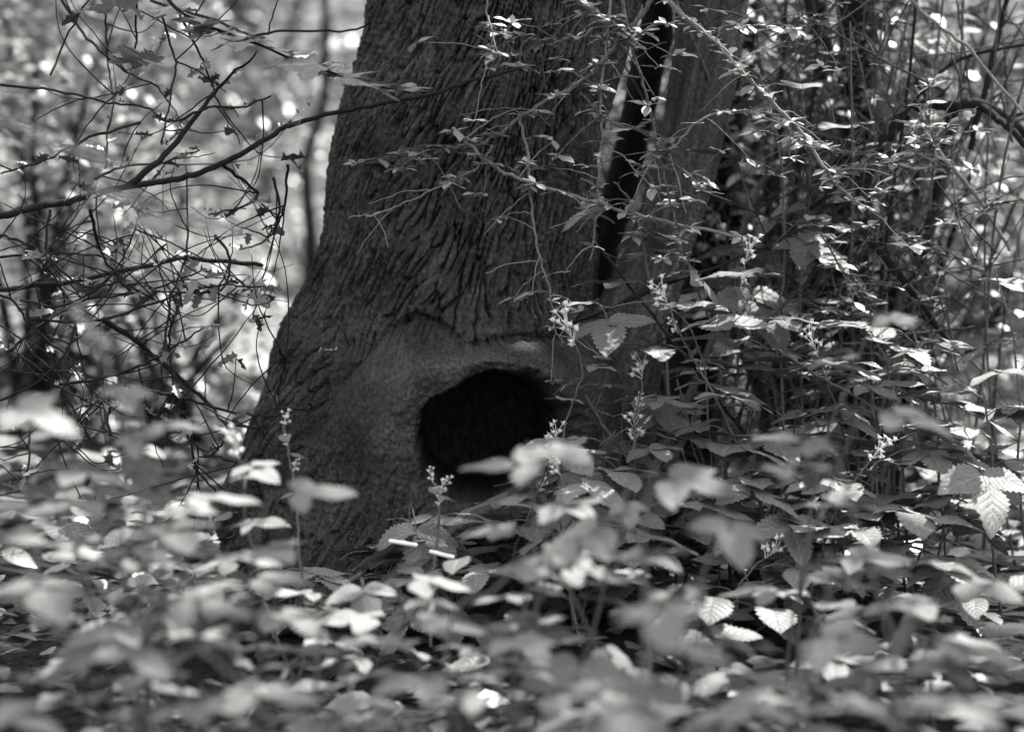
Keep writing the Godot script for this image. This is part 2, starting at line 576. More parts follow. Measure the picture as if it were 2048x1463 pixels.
			d += (1.0 - bark) * calm * (0.0042 * rough.get_noise_3d(x0 * 13.0, y * 10.0, z0 * 13.0) + 0.0028 * sin(edge / 6.5 + 5.0 * rough.get_noise_2d(u * 0.010, v * 0.010)) * exp(-pow((edge - 30.0) / 42.0, 2.0)) * smooth(-0.3, 0.3, rough.get_noise_2d(u * 0.006 + 3.0, v * 0.006)))
			var n := Vector2(sa / half, ca / (half * 0.86)).normalized()
			var p := Vector3(cx + x0 + n.x * d, y, z0 + n.y * d)
			if pit > 0.0:
				var back := 0.30 * pow(pit, 1.8)
				p += Vector3(hx * 0.00076 * (0.12 if hx < 0.0 else -0.30) * pit, -hy * 0.00076 * (-0.05 if hy < 0.0 else 0.1) * pit, -back)
			var base := 0.080 + 0.02 * fine + 0.02 * (plate - 0.6) * bark + 0.012 * rg * bark
			base *= 1.0 + 0.5 * broad.get_noise_3d(x0 * 9.0 + 5.0, y * 9.0, z0 * 9.0)
			# paler noise patches on the collar's crown
			var pale_patch := smooth(0.0, 0.5, rough.get_noise_3d(x0 * 16.0, y * 16.0, 3.0) + 0.25) * collar
			base += pale_patch * (0.022 * exp(-pow((u - 1040.0) / 110.0, 2.0) - pow((v - 712.0) / 30.0, 2.0)) + 0.035 * exp(-pow((u - 880.0) / 60.0, 2.0) - pow((v - 735.0) / 30.0, 2.0)) + 0.012)
			base = maxf(base, 0.012)
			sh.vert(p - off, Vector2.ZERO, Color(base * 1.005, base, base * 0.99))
			inside.append(1 if pit > 0.55 else 0)
	var hole := Shape.new()
	hole.v = sh.v; hole.uv = sh.uv; hole.c = sh.c
	var skin := PackedInt32Array()
	var dark := PackedInt32Array()
	for rr in rows.size() - 1:
		for q in cols:
			var a := rr * cols + q
			var b := rr * cols + (q + 1) % cols
			var e := a + cols
			var g := b + cols
			if inside[a] and inside[b] and inside[e] and inside[g]:
				dark.append_array([a, e, b, b, e, g])
			else:
				skin.append_array([a, e, b, b, e, g])
	sh.i = skin + dark
	var nn := sh.normals()
	sh.i = skin
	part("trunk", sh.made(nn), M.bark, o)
	# only the hollow's own points
	var used := {}
	var pit_shape := Shape.new()
	var pn := PackedVector3Array()
	for k in dark:
		if not used.has(k):
			used[k] = pit_shape.vert(sh.v[k])
			pn.append(nn[k])
		pit_shape.i.append(used[k])
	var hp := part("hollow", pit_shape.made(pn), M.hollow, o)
	hp.set_meta("label", "dark round hollow in the swollen foot of the trunk")
	# the second stem that leaves the collar and leans away
	var path := []
	for w in [[1195, 930, 0.02], [1205, 840, 0.05], [1222, 750, 0.065], [1252, 660, 0.055], [1290, 570, 0.02], [1326, 470, -0.02], [1360, 360, -0.07], [1390, 240, -0.12], [1415, 110, -0.16], [1435, 0, -0.2], [1460, -200, -0.26], [1480, -900, -0.4], [1500, -2600, -0.6]]:
		path.append(at(w[0], w[1], w[2]))
	var c := curve(path, 24)
	var stem_r := []
	for k in c.size(): stem_r.append(0.051 + 0.037 * smooth(110.0, 10.0, k))
	part("side_stem", bark_tube(c, stem_r, 90, off, 0.095, 17), M.bark, o)
	# mossy knob on the left root
	var knob := Shape.new()
	knob.ball(Vector3.ZERO, Vector3(0.045, 0.04, 0.04), 30, 40)
	for k in knob.v.size():
		knob.v[k] += knob.v[k].normalized() * (0.010 * rough.get_noise_3d(knob.v[k].x * 50, knob.v[k].y * 50, knob.v[k].z * 50) + 0.008 * rough.get_noise_3d(knob.v[k].x * 15, knob.v[k].y * 15, knob.v[k].z * 15))
	part("moss_cushion", knob.made(), M.dark_bark, o, Transform3D(Basis(), at(556, 955, 0.1) - off))
	# crown above the frame: limbs, leaves, and clumps added for their shade
	var limbs := Shape.new()
	var r2 := RandomNumberGenerator.new()
	r2.seed = 31
	var ends := []
	for k in 9:
		var a := TAU * k / 9.0 + 0.3
		var s := Vector3(0.0, 2.6 + 0.12 * k, 0.0)
		var e := s + Vector3(cos(a) * r2.randf_range(1.8, 3.2), r2.randf_range(0.8, 2.2), sin(a) * r2.randf_range(1.8, 3.2))
		var m := s.lerp(e, 0.5) + Vector3(0, 0.35, 0)
		var cc := curve([s, m, e], 6)
		limbs.tube(cc, tapered(cc.size(), 0.11, 0.03), 8)
		for q in 12: ends.append(cc[3 + q % (cc.size() - 3)] + Vector3(r2.randf_range(-0.8, 0.8), r2.randf_range(-0.2, 0.7), r2.randf_range(-0.8, 0.8)))
	part("limbs", limbs.made(), M.dark_bark, o)
	for k in 50:
		ends.append(Vector3(r2.randf_range(0.6, 2.7), r2.randf_range(3.5, 4.3), r2.randf_range(-1.0, 0.9)))  # unseen extra clumps added to darken the lower foreground
	var xf := []
	var tint := []
	for e in ends:
		var fall := Vector2(e.x - 0.1 - 0.475 * (e.y - 0.3), e.z + 0.525 * (e.y - 0.3))
		if fall.y > -0.2 and fall.y < 1.3 and absf(fall.x) < 1.2 and r2.randf() < 0.5: continue  # clumps thinned so that sun reaches the bramble band
		for q in 28:
			var p: Vector3 = e + Vector3(r2.randfn(0, 0.30), r2.randfn(0, 0.14), r2.randfn(0, 0.30))
			xf.append(Transform3D(facing(r2.randf() * TAU, r2.randf_range(-0.5, 0.5), r2.randf_range(-0.5, 0.5)).scaled(Vector3.ONE * r2.randf_range(0.08, 0.14)), p))
			tint.append(r2.randf_range(0.5, 1.0))
	# unseen leaf cluster added on the sun's line to shade the collar's shoulder
	for q in 330:
		var p := Vector3(1.63 + r2.randfn(0, 0.20), 3.6 + r2.randfn(0, 0.14), -1.55 + r2.randfn(0, 0.20))
		xf.append(Transform3D(facing(r2.randf() * TAU, r2.randf_range(-0.5, 0.5), r2.randf_range(-0.5, 0.5)).scaled(Vector3.ONE * r2.randf_range(0.06, 0.11)), p))
		tint.append(r2.randf_range(0.5, 1.0))
	var crown := copies("crown", small_leaf, M.far_leaf, xf, tint, o)
	crown.set_meta("kind", "stuff")

func bark_tube(c: Array, radii: Array, sides: int, off: Vector3, tone: float, s: int) -> ArrayMesh:
	var sh := Shape.new()
	var pts := []
	for p in c: pts.append(p - off)
	sh.tube(pts, radii, sides, false)
	sh.coloured = true
	var n1 := noise(FastNoiseLite.TYPE_SIMPLEX, 1.0, s, 3)
	var n2 := noise(FastNoiseLite.TYPE_SIMPLEX, 1.0, s + 1, 2)
	for k in sh.v.size():
		var ring := k / sides
		var ctr: Vector3 = pts[mini(ring, pts.size() - 1)]
		var dir := sh.v[k] - ctr
		var q := dir.normalized()
		var h := n1.get_noise_3d(q.x * 7.0, ctr.y * 7.0, q.z * 7.0)
		var g := n2.get_noise_3d(q.x * 1.5, ctr.y * 3.0, q.z * 1.5)
		sh.v[k] += q * float(radii[mini(ring, radii.size() - 1)]) * (0.07 * h + 0.16 * g)
		var b := maxf(tone * (1.0 + 0.45 * h + 0.3 * g), 0.01)
		sh.c[k] = Color(b * 1.005, b, b * 0.99)
	return sh.made()

func copies(called: String, mesh: Mesh, mat: Material, xf: Array, tint: Array, parent: Node) -> MultiMeshInstance3D:
	var mm := MultiMesh.new()
	mm.transform_format = MultiMesh.TRANSFORM_3D
	mm.use_colors = true
	mm.mesh = mesh
	mm.instance_count = xf.size()
	for k in xf.size():
		mm.set_instance_transform(k, xf[k])
		var t: float = tint[k]
		mm.set_instance_color(k, Color(t, t, t))
	var o := MultiMeshInstance3D.new()
	o.name = called
	o.multimesh = mm
	o.material_override = mat
	parent.add_child(o, true)
	return o

# ------------------------------------------------------------------ other woody things
func pole_tree(called: String, label: String, path: Array, r0: float, r1: float, tone: float, s: int) -> Node3D:
	var pts := []
	for w in path: pts.append(at(w[0], w[1], w[2]))
	var root: Vector3 = pts[0]
	root.y = 0.0
	pts.push_front(Vector3(pts[0].x, -0.05, pts[0].z))
	var o := thing(called, label, "tree", root)
	var c := curve(pts, 10)
	part("trunk", bark_tube(c, tapered(c.size(), r0, r1), 40, root, tone, s), M.bark, o)
	return o

func shrub(called: String, label: String, category: String, where: Vector3, radius: float, height: float, n: int, size: float, lo: float, hi: float, s: int, group := "") -> void:
	var r := RandomNumberGenerator.new()
	r.seed = s
	var o := thing(called, label, category, where, group)
	var clumps := []
	for k in 7:
		var st := Shape.new()
		var e := Vector3(r.randf_range(-1, 1) * radius * 0.8, height * r.randf_range(0.55, 1.0), r.randf_range(-1, 1) * radius * 0.8)
		var c := curve([Vector3(r.randf_range(-0.1, 0.1), -0.02, r.randf_range(-0.1, 0.1)), Vector3(e.x * 0.4, e.y * 0.6, e.z * 0.4), e], 5)
		st.tube(c, tapered(c.size(), 0.016, 0.004), 6)
		part("stem", st.made(), M.dark_twig, o)
		for q in 3: clumps.append(c[c.size() - 1 - q * 3] + Vector3(r.randfn(0, radius * 0.3), r.randfn(0, height * 0.1), r.randfn(0, radius * 0.3)))
	var xf := []
	var tint := []
	for k in n:
		var ctr: Vector3 = clumps[r.randi() % clumps.size()]
		var p := ctr + Vector3(r.randfn(0, radius * 0.2), r.randfn(0, height * 0.10), r.randfn(0, radius * 0.2))
		p.y = maxf(p.y, 0.03)
		xf.append(Transform3D(facing(r.randf() * TAU, r.randf_range(-0.5, 0.6), r.randf_range(-0.5, 0.5)).scaled(Vector3.ONE * size * r.randf_range(0.6, 1.2)), p))
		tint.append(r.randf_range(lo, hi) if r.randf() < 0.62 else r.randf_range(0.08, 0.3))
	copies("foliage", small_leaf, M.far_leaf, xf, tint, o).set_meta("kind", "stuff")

# a thorny twig with little leaves in tufts; points as [px, py, z], thick end first
func thorn_branch(label: String, path: Array, r0: float, r1: float, tufts: int, mat: Material, from := 0.1, twigs := 0, size := 1.0) -> void:
	var pts := []
	for w in path: pts.append(at(w[0], w[1], w[2]))
	var root: Vector3 = pts[0]
	var o := thing("thorn_branch", label, "branch", root, "thorny branches hanging before the trunk")
	var local := []
	for p in pts: local.append(p - root)
	var c := wobble(curve(local, 7), 0.0018)
	var sh := Shape.new()
	sh.tube(c, tapered(c.size(), r0, r1), 7)
	for k in range(2, c.size() - 1, 3):
		var d: Vector3 = (c[k + 1] - c[k]).normalized()
		var q := d.cross(Vector3(rng.randf_range(-1, 1), rng.randf_range(-1, 1), rng.randf_range(-1, 1))).normalized()
		sh.spike(c[k], (q + d * 0.3).normalized(), 0.0011, 0.012)
	part("stem", sh.made(), mat, o)
	for t in twigs:
		var b: Vector3 = c[int(lerpf(0.2, 0.95, (t + rng.randf()) / twigs) * (c.size() - 1))]
		var d := Vector3(rng.randf_range(-1, 1), rng.randf_range(-0.9, 0.4), rng.randf_range(-0.6, 0.6)).normalized() * rng.randf_range(0.04, 0.12)
		var tc := wobble(curve([b, b + d * 0.5 + Vector3(0, 0.006, 0), b + d], 4), 0.0015)
		var ts := Shape.new()
		ts.tube(tc, tapered(tc.size(), 0.0012, 0.0006), 5)
		part("twig", ts.made(), mat, o)
		if rng.randf() < 0.6: tuft(o, tc[-1], size)
	for t in tufts:
		if rng.randf() < 0.22: continue
		var k := int(lerpf(from, 1.0, (t + rng.randf() * 0.8) / tufts) * (c.size() - 1))
		tuft(o, c[clampi(k, 0, c.size() - 1)], size)

func tuft(o: Node, p: Vector3, size: float) -> void:
	var turn := rng.randf() * TAU
	for q in rng.randi_range(2, 7):
		turn += 1.5 + rng.randf_range(-0.4, 0.4)
		part("leaf", thorn_leaves[rng.randi() % 4], M.thorn[rng.randi() % 2], o, Transform3D(facing(turn, rng.randf_range(-0.4, 0.25), rng.randf_range(-0.35, 0.35)).scaled(Vector3.ONE * size * rng.randf_range(0.4, 1.15)), p))

func _ready() -> void:
	rng.seed = 7
	# ---- camera
	var cam := Camera3D.new()
	cam.name = "camera"
	add_child(cam)
	cam.transform = Transform3D(look, EYE)
	cam.near = 0.05
	cam.far = 200.0
	var lens := CameraAttributesPhysical.new()
	lens.frustum_focal_length = 138.0
	lens.frustum_focus_distance = 4.28
	lens.exposure_aperture = 3.5
	cam.attributes = lens
	cam.fov = rad_to_deg(2.0 * atan(HALF))
	# ---- sky, exposure
	var env := Environment.new()
	env.background_mode = Environment.BG_SKY
	var sky := Sky.new()
	var sm := ProceduralSkyMaterial.new()
	sm.sky_top_color = grey(0.62, 0.0)
	sm.sky_horizon_color = grey(0.36, 0.005)
	sm.ground_bottom_color = grey(0.06)
	sm.ground_horizon_color = grey(0.15)
	sm.sky_energy_multiplier = 1.0
	sky.sky_material = sm
	env.sky = sky
	env.tonemap_mode = Environment.TONE_MAPPER_LINEAR
	env.tonemap_exposure = 3.3
	env.sdfgi_enabled = true
	env.ssao_enabled = true
	env.ssil_enabled = true
	var we := WorldEnvironment.new()
	we.name = "environment"
	we.environment = env
	add_child(we)
	# ---- sun
	var sun := DirectionalLight3D.new()
	sun.name = "sun"
	sun.light_energy = 1.6
	sun.light_color = Color(1.0, 0.993, 0.98)
	sun.light_angular_distance = 0.5
	sun.shadow_enabled = true
	add_child(sun)
	sun.look_at_from_position(Vector3.ZERO, Vector3(-0.38, -0.80, 0.42))

	make_materials()
	make_leaves()
	build_ground()
	build_tree()
	build_background()
	build_thicket()
	build_holly()
	build_thorns()
	build_maple()
	build_near_twig()
	build_brambles()
	build_small()

# ------------------------------------------------------------------ ground
func build_ground() -> void:
	var n := noise(FastNoiseLite.TYPE_SIMPLEX, 0.6, 2, 4)
	var sh := Shape.new()
	var k := 160
	for a in k:
		for b in k:
			var x := (b / (k - 1.0) - 0.5) * 2.0
			var z := (a / (k - 1.0) - 0.5) * 2.0
			x = signf(x) * pow(absf(x), 2.2) * 60.0
			z = signf(z) * pow(absf(z), 2.2) * 60.0
			sh.vert(Vector3(x, n.get_noise_2d(x, z) * 0.05 - 0.02, z), Vector2(x, z))
	sh.grid(k, k, 0)
	var g := part("ground", sh.made(), M.soil, self)
	tag(g, "dark woodland soil under the brambles and the tree", "ground", "", "structure")
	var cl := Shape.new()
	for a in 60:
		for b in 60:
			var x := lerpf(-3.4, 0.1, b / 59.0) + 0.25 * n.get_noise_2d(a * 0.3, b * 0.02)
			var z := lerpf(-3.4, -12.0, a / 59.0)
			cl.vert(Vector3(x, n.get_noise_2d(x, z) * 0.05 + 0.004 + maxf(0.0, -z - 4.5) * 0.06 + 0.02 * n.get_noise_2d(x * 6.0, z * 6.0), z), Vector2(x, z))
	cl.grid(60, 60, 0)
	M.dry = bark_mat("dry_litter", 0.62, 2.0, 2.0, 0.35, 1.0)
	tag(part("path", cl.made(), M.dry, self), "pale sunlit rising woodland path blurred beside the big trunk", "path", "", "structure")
	var r := RandomNumberGenerator.new()
	r.seed = 12
	var xf := []
	var tint := []
	for q in 9000:
		var p := Vector3(r.randf_range(-2.5, 2.5), 0, r.randf_range(-4.0, 3.6))
		p.y = n.get_noise_2d(p.x, p.z) * 0.05 - 0.012 + r.randf() * 0.02
		xf.append(Transform3D(facing(r.randf() * TAU, r.randf_range(-0.4, 0.4), r.randf_range(-0.5, 0.5)).scaled(Vector3.ONE * r.randf_range(0.03, 0.07)), p))
		tint.append(r.randf_range(0.1, 0.4))
	tag(copies("leaf_litter", small_leaf, M.far_leaf, xf, tint, self), "brown dead leaves lying thick on the soil under the brambles", "leaf litter", "", "stuff")
	xf = []; tint = []
	for q in 800:
		var p := Vector3(r.randf_range(-1.3, 1.4), 0, r.randf_range(-1.2, 2.2))
		if Vector2(p.x + 0.1, p.z * 1.1).length() < 0.36: continue
		p.y = 0.02 + 0.16 * r.randf() * r.randf()
		xf.append(Transform3D(facing(r.randf() * TAU, r.randf_range(-0.3, 0.3), r.randf_range(-0.3, 0.3)).scaled(Vector3.ONE * r.randf_range(0.5, 1.0)), p))
		tint.append(r.randf_range(0.25, 0.6))
	tag(copies("undergrowth", leaflets[3], M.low_leaf, xf, tint, self), "low seedlings and ground leaves filling the floor between bramble canes", "undergrowth", "", "stuff")

# ------------------------------------------------------------------ behind the tree
func build_background() -> void:
	pole_tree("sapling", "slim blurred sapling close to the left side of the big trunk", [[626, 900, -3.0], [622, 520, -3.0], [612, 330, -3.05], [636, 240, -3.1], [650, 100, -3.1], [640, -700, -3.2]], 0.021, 0.009, 0.05, 41)
	pole_tree("dark_tree", "dark smooth trunk standing just behind the leaning side stem", [[1345, 900, -0.75], [1372, 600, -0.8], [1395, 300, -0.85], [1432, 0, -0.9], [1470, -1500, -1.0]], 0.085, 0.07, 0.022, 42)
	pole_tree("dark_gap_strip", "black leaning strip standing in for the dark gap between trunk and side stem", [[1160, 800, -0.33], [1185, 600, -0.33], [1222, 440, -0.33], [1262, 290, -0.33], [1298, 120, -0.33], [1318, -60, -0.35], [1340, -1200, -0.5]], 0.030, 0.026, 0.016, 43)  # near-black tube imitates the shaded gap beside the trunk
	pole_tree("upright_tree", "dark upright trunk rising out of the stem thicket", [[1712, 1000, -0.6], [1708, 700, -0.6], [1704, 400, -0.62], [1716, 100, -0.65], [1725, -1500, -0.8]], 0.042, 0.034, 0.022, 44)
	pole_tree("forked_tree", "thin dark pole with a fork near the top edge", [[1655, 1000, -0.9], [1640, 600, -0.9], [1655, 200, -0.95], [1640, 40, -1.0], [1625, -900, -1.1]], 0.022, 0.014, 0.02, 45)
	pole_tree("distant_tree", "broad dark trunk blurred far behind the holly", [[195, 900, -7.0], [205, 300, -7.0], [212, 0, -7.0], [215, -900, -7.0]], 0.11, 0.08, 0.04, 46)
	pole_tree("distant_tree", "leaning grey trunk far off between holly and sapling", [[560, 800, -9.0], [520, 300, -9.0], [470, -100, -9.0]], 0.10, 0.07, 0.05, 47)
	pole_tree("distant_tree", "pale distant trunk at the bright gap beyond the thicket", [[1930, 800, -8.0], [1960, 300, -8.0], [1985, -200, -8.0]], 0.13, 0.09, 0.05, 48)
	pole_tree("distant_tree", "thick far trunk beside the left edge of the wood", [[40, 800, -11.0], [30, 300, -11.0], [20, -300, -11.0]], 0.2, 0.15, 0.045, 49)
	# blurred shrubs
	var g := "blurred shrubs in the wood behind the tree"
	var rows := [
		[90, -3.2, 0.55, 0.55, 1100, 0.055, "low pale shrub behind the lower holly twigs"],
		[260, -5.2, 0.8, 1.1, 1600, 0.07, "middle sized dark shrub behind the holly tangle"],
		[640, -5.6, 0.5, 0.35, 600, 0.06, "small sunlit shrub in the bright gap beside the trunk"],
		[-40, -6.0, 0.9, 1.8, 2000, 0.08, "tall dark shrub beyond the outer holly branches"],
		[480, -8.5, 1.1, 2.4, 2200, 0.09, "tall light shrub rising behind the maple spray"],
		[130, -9.0, 1.2, 2.6, 2400, 0.09, "dark leafy bush high behind the top of the holly"],
		[730, -10.0, 1.2, 2.8, 2200, 0.09, "distant bush whose edge meets the big trunk"],
		[1420, -1.9, 0.35, 1.0, 1800, 0.05, "dense shaded shrub right behind the side stem"],
		[1590, -1.8, 0.45, 1.6, 3200, 0.055, "dark leafy shrub behind the upright dry stems"],
		[1800, -3.6, 0.6, 0.9, 1400, 0.055, "dark shrub behind the arching black branch"],
		[1960, -4.5, 0.6, 0.5, 1100, 0.055, "low sunlit shrub in the gap at the thicket's edge"],
		[1560, -7.0, 1.1, 2.4, 2200, 0.08, "tall dark shrub glimpsed between the two dark trunks"],
		[1900, -8.5, 1.2, 2.4, 2200, 0.09, "tall bright bush behind the thin crossing stems"],
		[2120, -6.5, 0.9, 1.6, 1700, 0.08, "leafy shrub at the far edge beyond the arching branch"],
		[330, -1.7, 0.22, 0.42, 700, 0.042, "low bright sprig bush under the holly tips"],
		[70, -1.9, 0.35, 0.95, 1300, 0.045, "leafy bush right behind the thickest holly tangle"],
		[170, -2.6, 0.3, 1.15, 1100, 0.045, "airy bush behind the middle of the long holly branch"],
		[1540, -0.7, 0.22, 1.0, 700, 0.05, "thin twiggy bush with small leaves beside the forked pole"],
		[1810, -0.8, 0.25, 1.0, 800, 0.05, "small leaved bush under the arching black branch"],
		[1690, -2.6, 0.35, 1.7, 1500, 0.055, "dark tall ivy mass behind the upright trunk"],
	]
	var s := 300
	for w in rows:
		var p := at(w[0], 600, w[1])
		shrub("woodland_shrub", w[6], "shrub", Vector3(p.x, 0, p.z), w[2], w[3], int(w[4] * 1.7), w[5] * 0.72, 0.14 if w[6].contains("dark") or w[6].contains("shaded") else 0.5, 0.50 if w[6].contains("dark") or w[6].contains("shaded") else 1.0, s, g)  # dark and shaded shrubs carry their shade in lower leaf tints
		s += 1
	# the far wood, one mass
	var r := RandomNumberGenerator.new()
	r.seed = 55
	var xf := []
	var tint := []
	var clumps := []
	for k in 210:
		clumps.append(Vector3(r.randf_range(-8, 8), r.randf_range(0.3, 6.0), r.randf_range(-13.0, -19.0)))
	for k in 34000:
		var c: Vector3 = clumps[r.randi() % clumps.size()]
		var p := c + Vector3(r.randfn(0, 0.42), r.randfn(0, 0.25), r.randfn(0, 0.4))
		if p.y < 0.05: continue
		xf.append(Transform3D(facing(r.randf() * TAU, r.randf_range(-0.5, 0.6), r.randf_range(-0.5, 0.5)).scaled(Vector3.ONE * r.randf_range(0.07, 0.13)), p))
		tint.append(r.randf_range(0.6, 1.0) if int(c.x * 40.0) % 3 else r.randf_range(0.1, 0.3))
	tag(copies("distant_foliage", small_leaf, M.far_leaf, xf, tint, self), "blurred sunlit leaves of the far wood filling the background", "foliage", "", "stuff")

# ------------------------------------------------------------------ dry stems on the far side of the tree
func build_thicket() -> void:
	var r := RandomNumberGenerator.new()
	r.seed = 77
	var kinds := []
	for k in 6:
		var sh := Shape.new()
		var c := curve([Vector3(0, -0.03, 0), Vector3(r.randf_range(-0.04, 0.04), 0.35, r.randf_range(-0.04, 0.04)), Vector3(r.randf_range(-0.07, 0.07), 0.8, r.randf_range(-0.06, 0.06)), Vector3(r.randf_range(-0.14, 0.14), 1.35, r.randf_range(-0.1, 0.1))], 6)
		sh.tube(c, tapered(c.size(), 0.0034, 0.0018), 6)
		kinds.append(sh.made())
	var found := []
	for k in 40:
		var px := 1690.0 + r.randfn(0, 70.0) if k % 2 else r.randf_range(1380, 2040)
		var z := r.randf_range(-0.9, 0.0)
		var p := at(px, 900, z)
		var o := MeshInstance3D.new()
		o.name = numbered("dry_stem")
		o.mesh = kinds[k % 6]
		var dark := k % 5 < 2
		o.set_surface_override_material(0, M.dark_twig if dark else M.dead)
		add_child(o)
		o.transform = Transform3D(facing(r.randf() * TAU, r.randfn(0, 0.24), r.randfn(0, 0.26)).scaled(Vector3.ONE * r.randf_range(0.6, 1.15)), Vector3(p.x, 0, z))
		found.append([px, dark, o])
	found.sort_custom(func(a, b): return a[0] < b[0])
	var nth := ["first", "second", "third", "fourth", "fifth", "sixth", "seventh", "eighth", "ninth", "tenth", "eleventh", "twelfth", "thirteenth", "fourteenth", "fifteenth", "sixteenth", "seventeenth", "eighteenth", "nineteenth", "twentieth"]
	var count := {}
	for w in found:
		var zone := "from the side stem to the forked pole" if w[0] < 1650 else ("from the forked pole to the upright trunk" if w[0] < 1710 else ("from the upright trunk to the arching branch" if w[0] < 1830 else "from the arching branch to the frame's edge"))
		var key: String = ("dark" if w[1] else "pale") + zone
		count[key] = count.get(key, -1) + 1
		tag(w[2], "%s %s thin dry stem counting %s" % [nth[count[key]], "dark" if w[1] else "pale", zone], "stem", "thin dry stems of the thicket")
	var tw := Shape.new()
	for k in 420:
		var px := 1700.0 + r.randfn(0, 130.0)
		if k % 4 == 0: px = r.randf_range(1380, 2060)
		var a := at(px, r.randf_range(0, 950), r.randf_range(-1.0, 0.1))
		var d := Vector3(r.randfn(0, 0.8), r.randfn(0, 1.0), r.randfn(0, 0.4)).normalized() * r.randf_range(0.10, 0.45)
		var bow := Vector3(r.randfn(0, 0.02), r.randfn(0, 0.02), r.randfn(0, 0.02))
		tw.tube(wobble(curve([a - d * 0.5, a - d * 0.15 + bow, a + d * 0.2 + bow, a + d * 0.5], 4), 0.001), tapered(13, r.randf_range(0.0012, 0.0024), 0.0008), 5)
	tag(part("twigs", tw.made(), M.dead_dim, self), "tangle of thin dry twigs filling the thicket beside the hollow tree", "twigs", "", "stuff")
	var limbs := [
		["arching_branch", "thick black branch arching out of the thicket towards the edge", [[1700, 420, -0.2], [1760, 300, -0.2], [1800, 240, -0.18], [1850, 208, -0.15], [1900, 212, -0.12], [1960, 210, -0.1], [2010, 235, -0.1], [2080, 290, -0.1]], 0.012, 0.008, "dark_twig"],
		["arching_branch", "forked offshoot running below the arching black branch", [[1960, 212, -0.1], [2000, 240, -0.05], [2030, 265, 0.0], [2090, 330, 0.0]], 0.007, 0.005, "dark_twig"],
		["slanting_stem", "long pale stem crossing the upper thicket corner downwards", [[1780, -60, 0.1], [1840, 20, 0.1], [1930, 90, 0.1], [1990, 160, 0.1], [2080, 260, 0.1]], 0.0032, 0.0022, "pale_twig"],
		["slanting_stem", "straight pale stem slanting down from the arching branch", [[1850, 265, 0.0], [1900, 330, 0.0], [1960, 400, 0.0], [2020, 500, 0.0]], 0.004, 0.003, "pale_twig"],
		["slanting_stem", "dark stem rising steeply through the top corner leaves", [[1940, 300, -0.2], [1975, 160, -0.2], [2010, 20, -0.2], [2030, -80, -0.2]], 0.006, 0.004, "dark_twig"],
		["slanting_stem", "thin stem reaching up across the thicket to the far edge", [[1620, 420, 0.0], [1760, 290, 0.0], [1900, 130, 0.0], [2070, 85, 0.0]], 0.004, 0.0025, "dark_twig"],
		["slanting_stem", "dark cane leaning down out of the thicket middle", [[1740, 480, 0.0], [1790, 540, 0.0], [1840, 600, 0.0], [1900, 690, 0.0]], 0.007, 0.005, "dark_twig"],
		["slanting_stem", "black limb hanging in two prongs at the top of the thicket", [[1600, -60, -0.3], [1625, 30, -0.3], [1655, 90, -0.3], [1665, 140, -0.3]], 0.010, 0.006, "dark_twig"],
		["slanting_stem", "long dark stem slanting across the side stem to the bramble leaf", [[1100, 668, 0.35], [1200, 625, 0.32], [1350, 562, 0.28], [1480, 515, 0.2], [1640, 440, 0.1]], 0.0025, 0.002, "dark_twig"],
		["slanting_stem", "thin dark stem falling from the side stem towards the brambles", [[1180, 470, 0.3], [1290, 610, 0.32], [1390, 740, 0.34], [1500, 880, 0.34]], 0.0022, 0.0026, "dark_twig"],
		["slanting_stem", "slender stem falling from the collar to the white flower", [[1170, 790, 0.42], [1215, 860, 0.42], [1270, 940, 0.42], [1330, 1000, 0.42]], 0.002, 0.0024, "dead"],
		["slanting_stem", "pale leaning stem low in the thicket beside the side stem", [[1330, 940, -0.25], [1400, 820, -0.3], [1470, 700, -0.3], [1530, 440, -0.35]], 0.006, 0.003, "dead"],
		["slanting_stem", "bowed pale stem behind the leaning side stem", [[1300, 950, -0.4], [1420, 700, -0.45], [1480, 480, -0.5], [1545, 340, -0.5], [1640, 380, -0.5]], 0.007, 0.004, "dead"],
	]
	for w in limbs:
		var pts := []
		for q in w[2]: pts.append(at(q[0], q[1], q[2]))
		var root: Vector3 = pts[0]
		var local := []
		for p in pts: local.append(p - root)
		var c := wobble(curve(local, 6), 0.0018)
		var sh := Shape.new()
		sh.tube(c, tapered(c.size(), w[3], w[4]), 8)
		for q in 5:
			var k := rng.randi_range(2, c.size() - 3)
			var d := Vector3(rng.randf_range(-1, 1), rng.randf_range(-0.6, 0.8), rng.randf_range(-0.5, 0.5)).normalized()
			sh.tube([c[k], c[k] + d * 0.03, c[k] + d * 0.05 + Vector3(0, 0.012, 0)], [w[4] * 0.5, w[4] * 0.35, w[4] * 0.2], 5)
		var o := MeshInstance3D.new()
		o.name = numbered(w[0])
		o.mesh = sh.made()
		o.set_surface_override_material(0, M[w[5]])
		o.position = root
		add_child(o)
		tag(o, w[1], "branch")

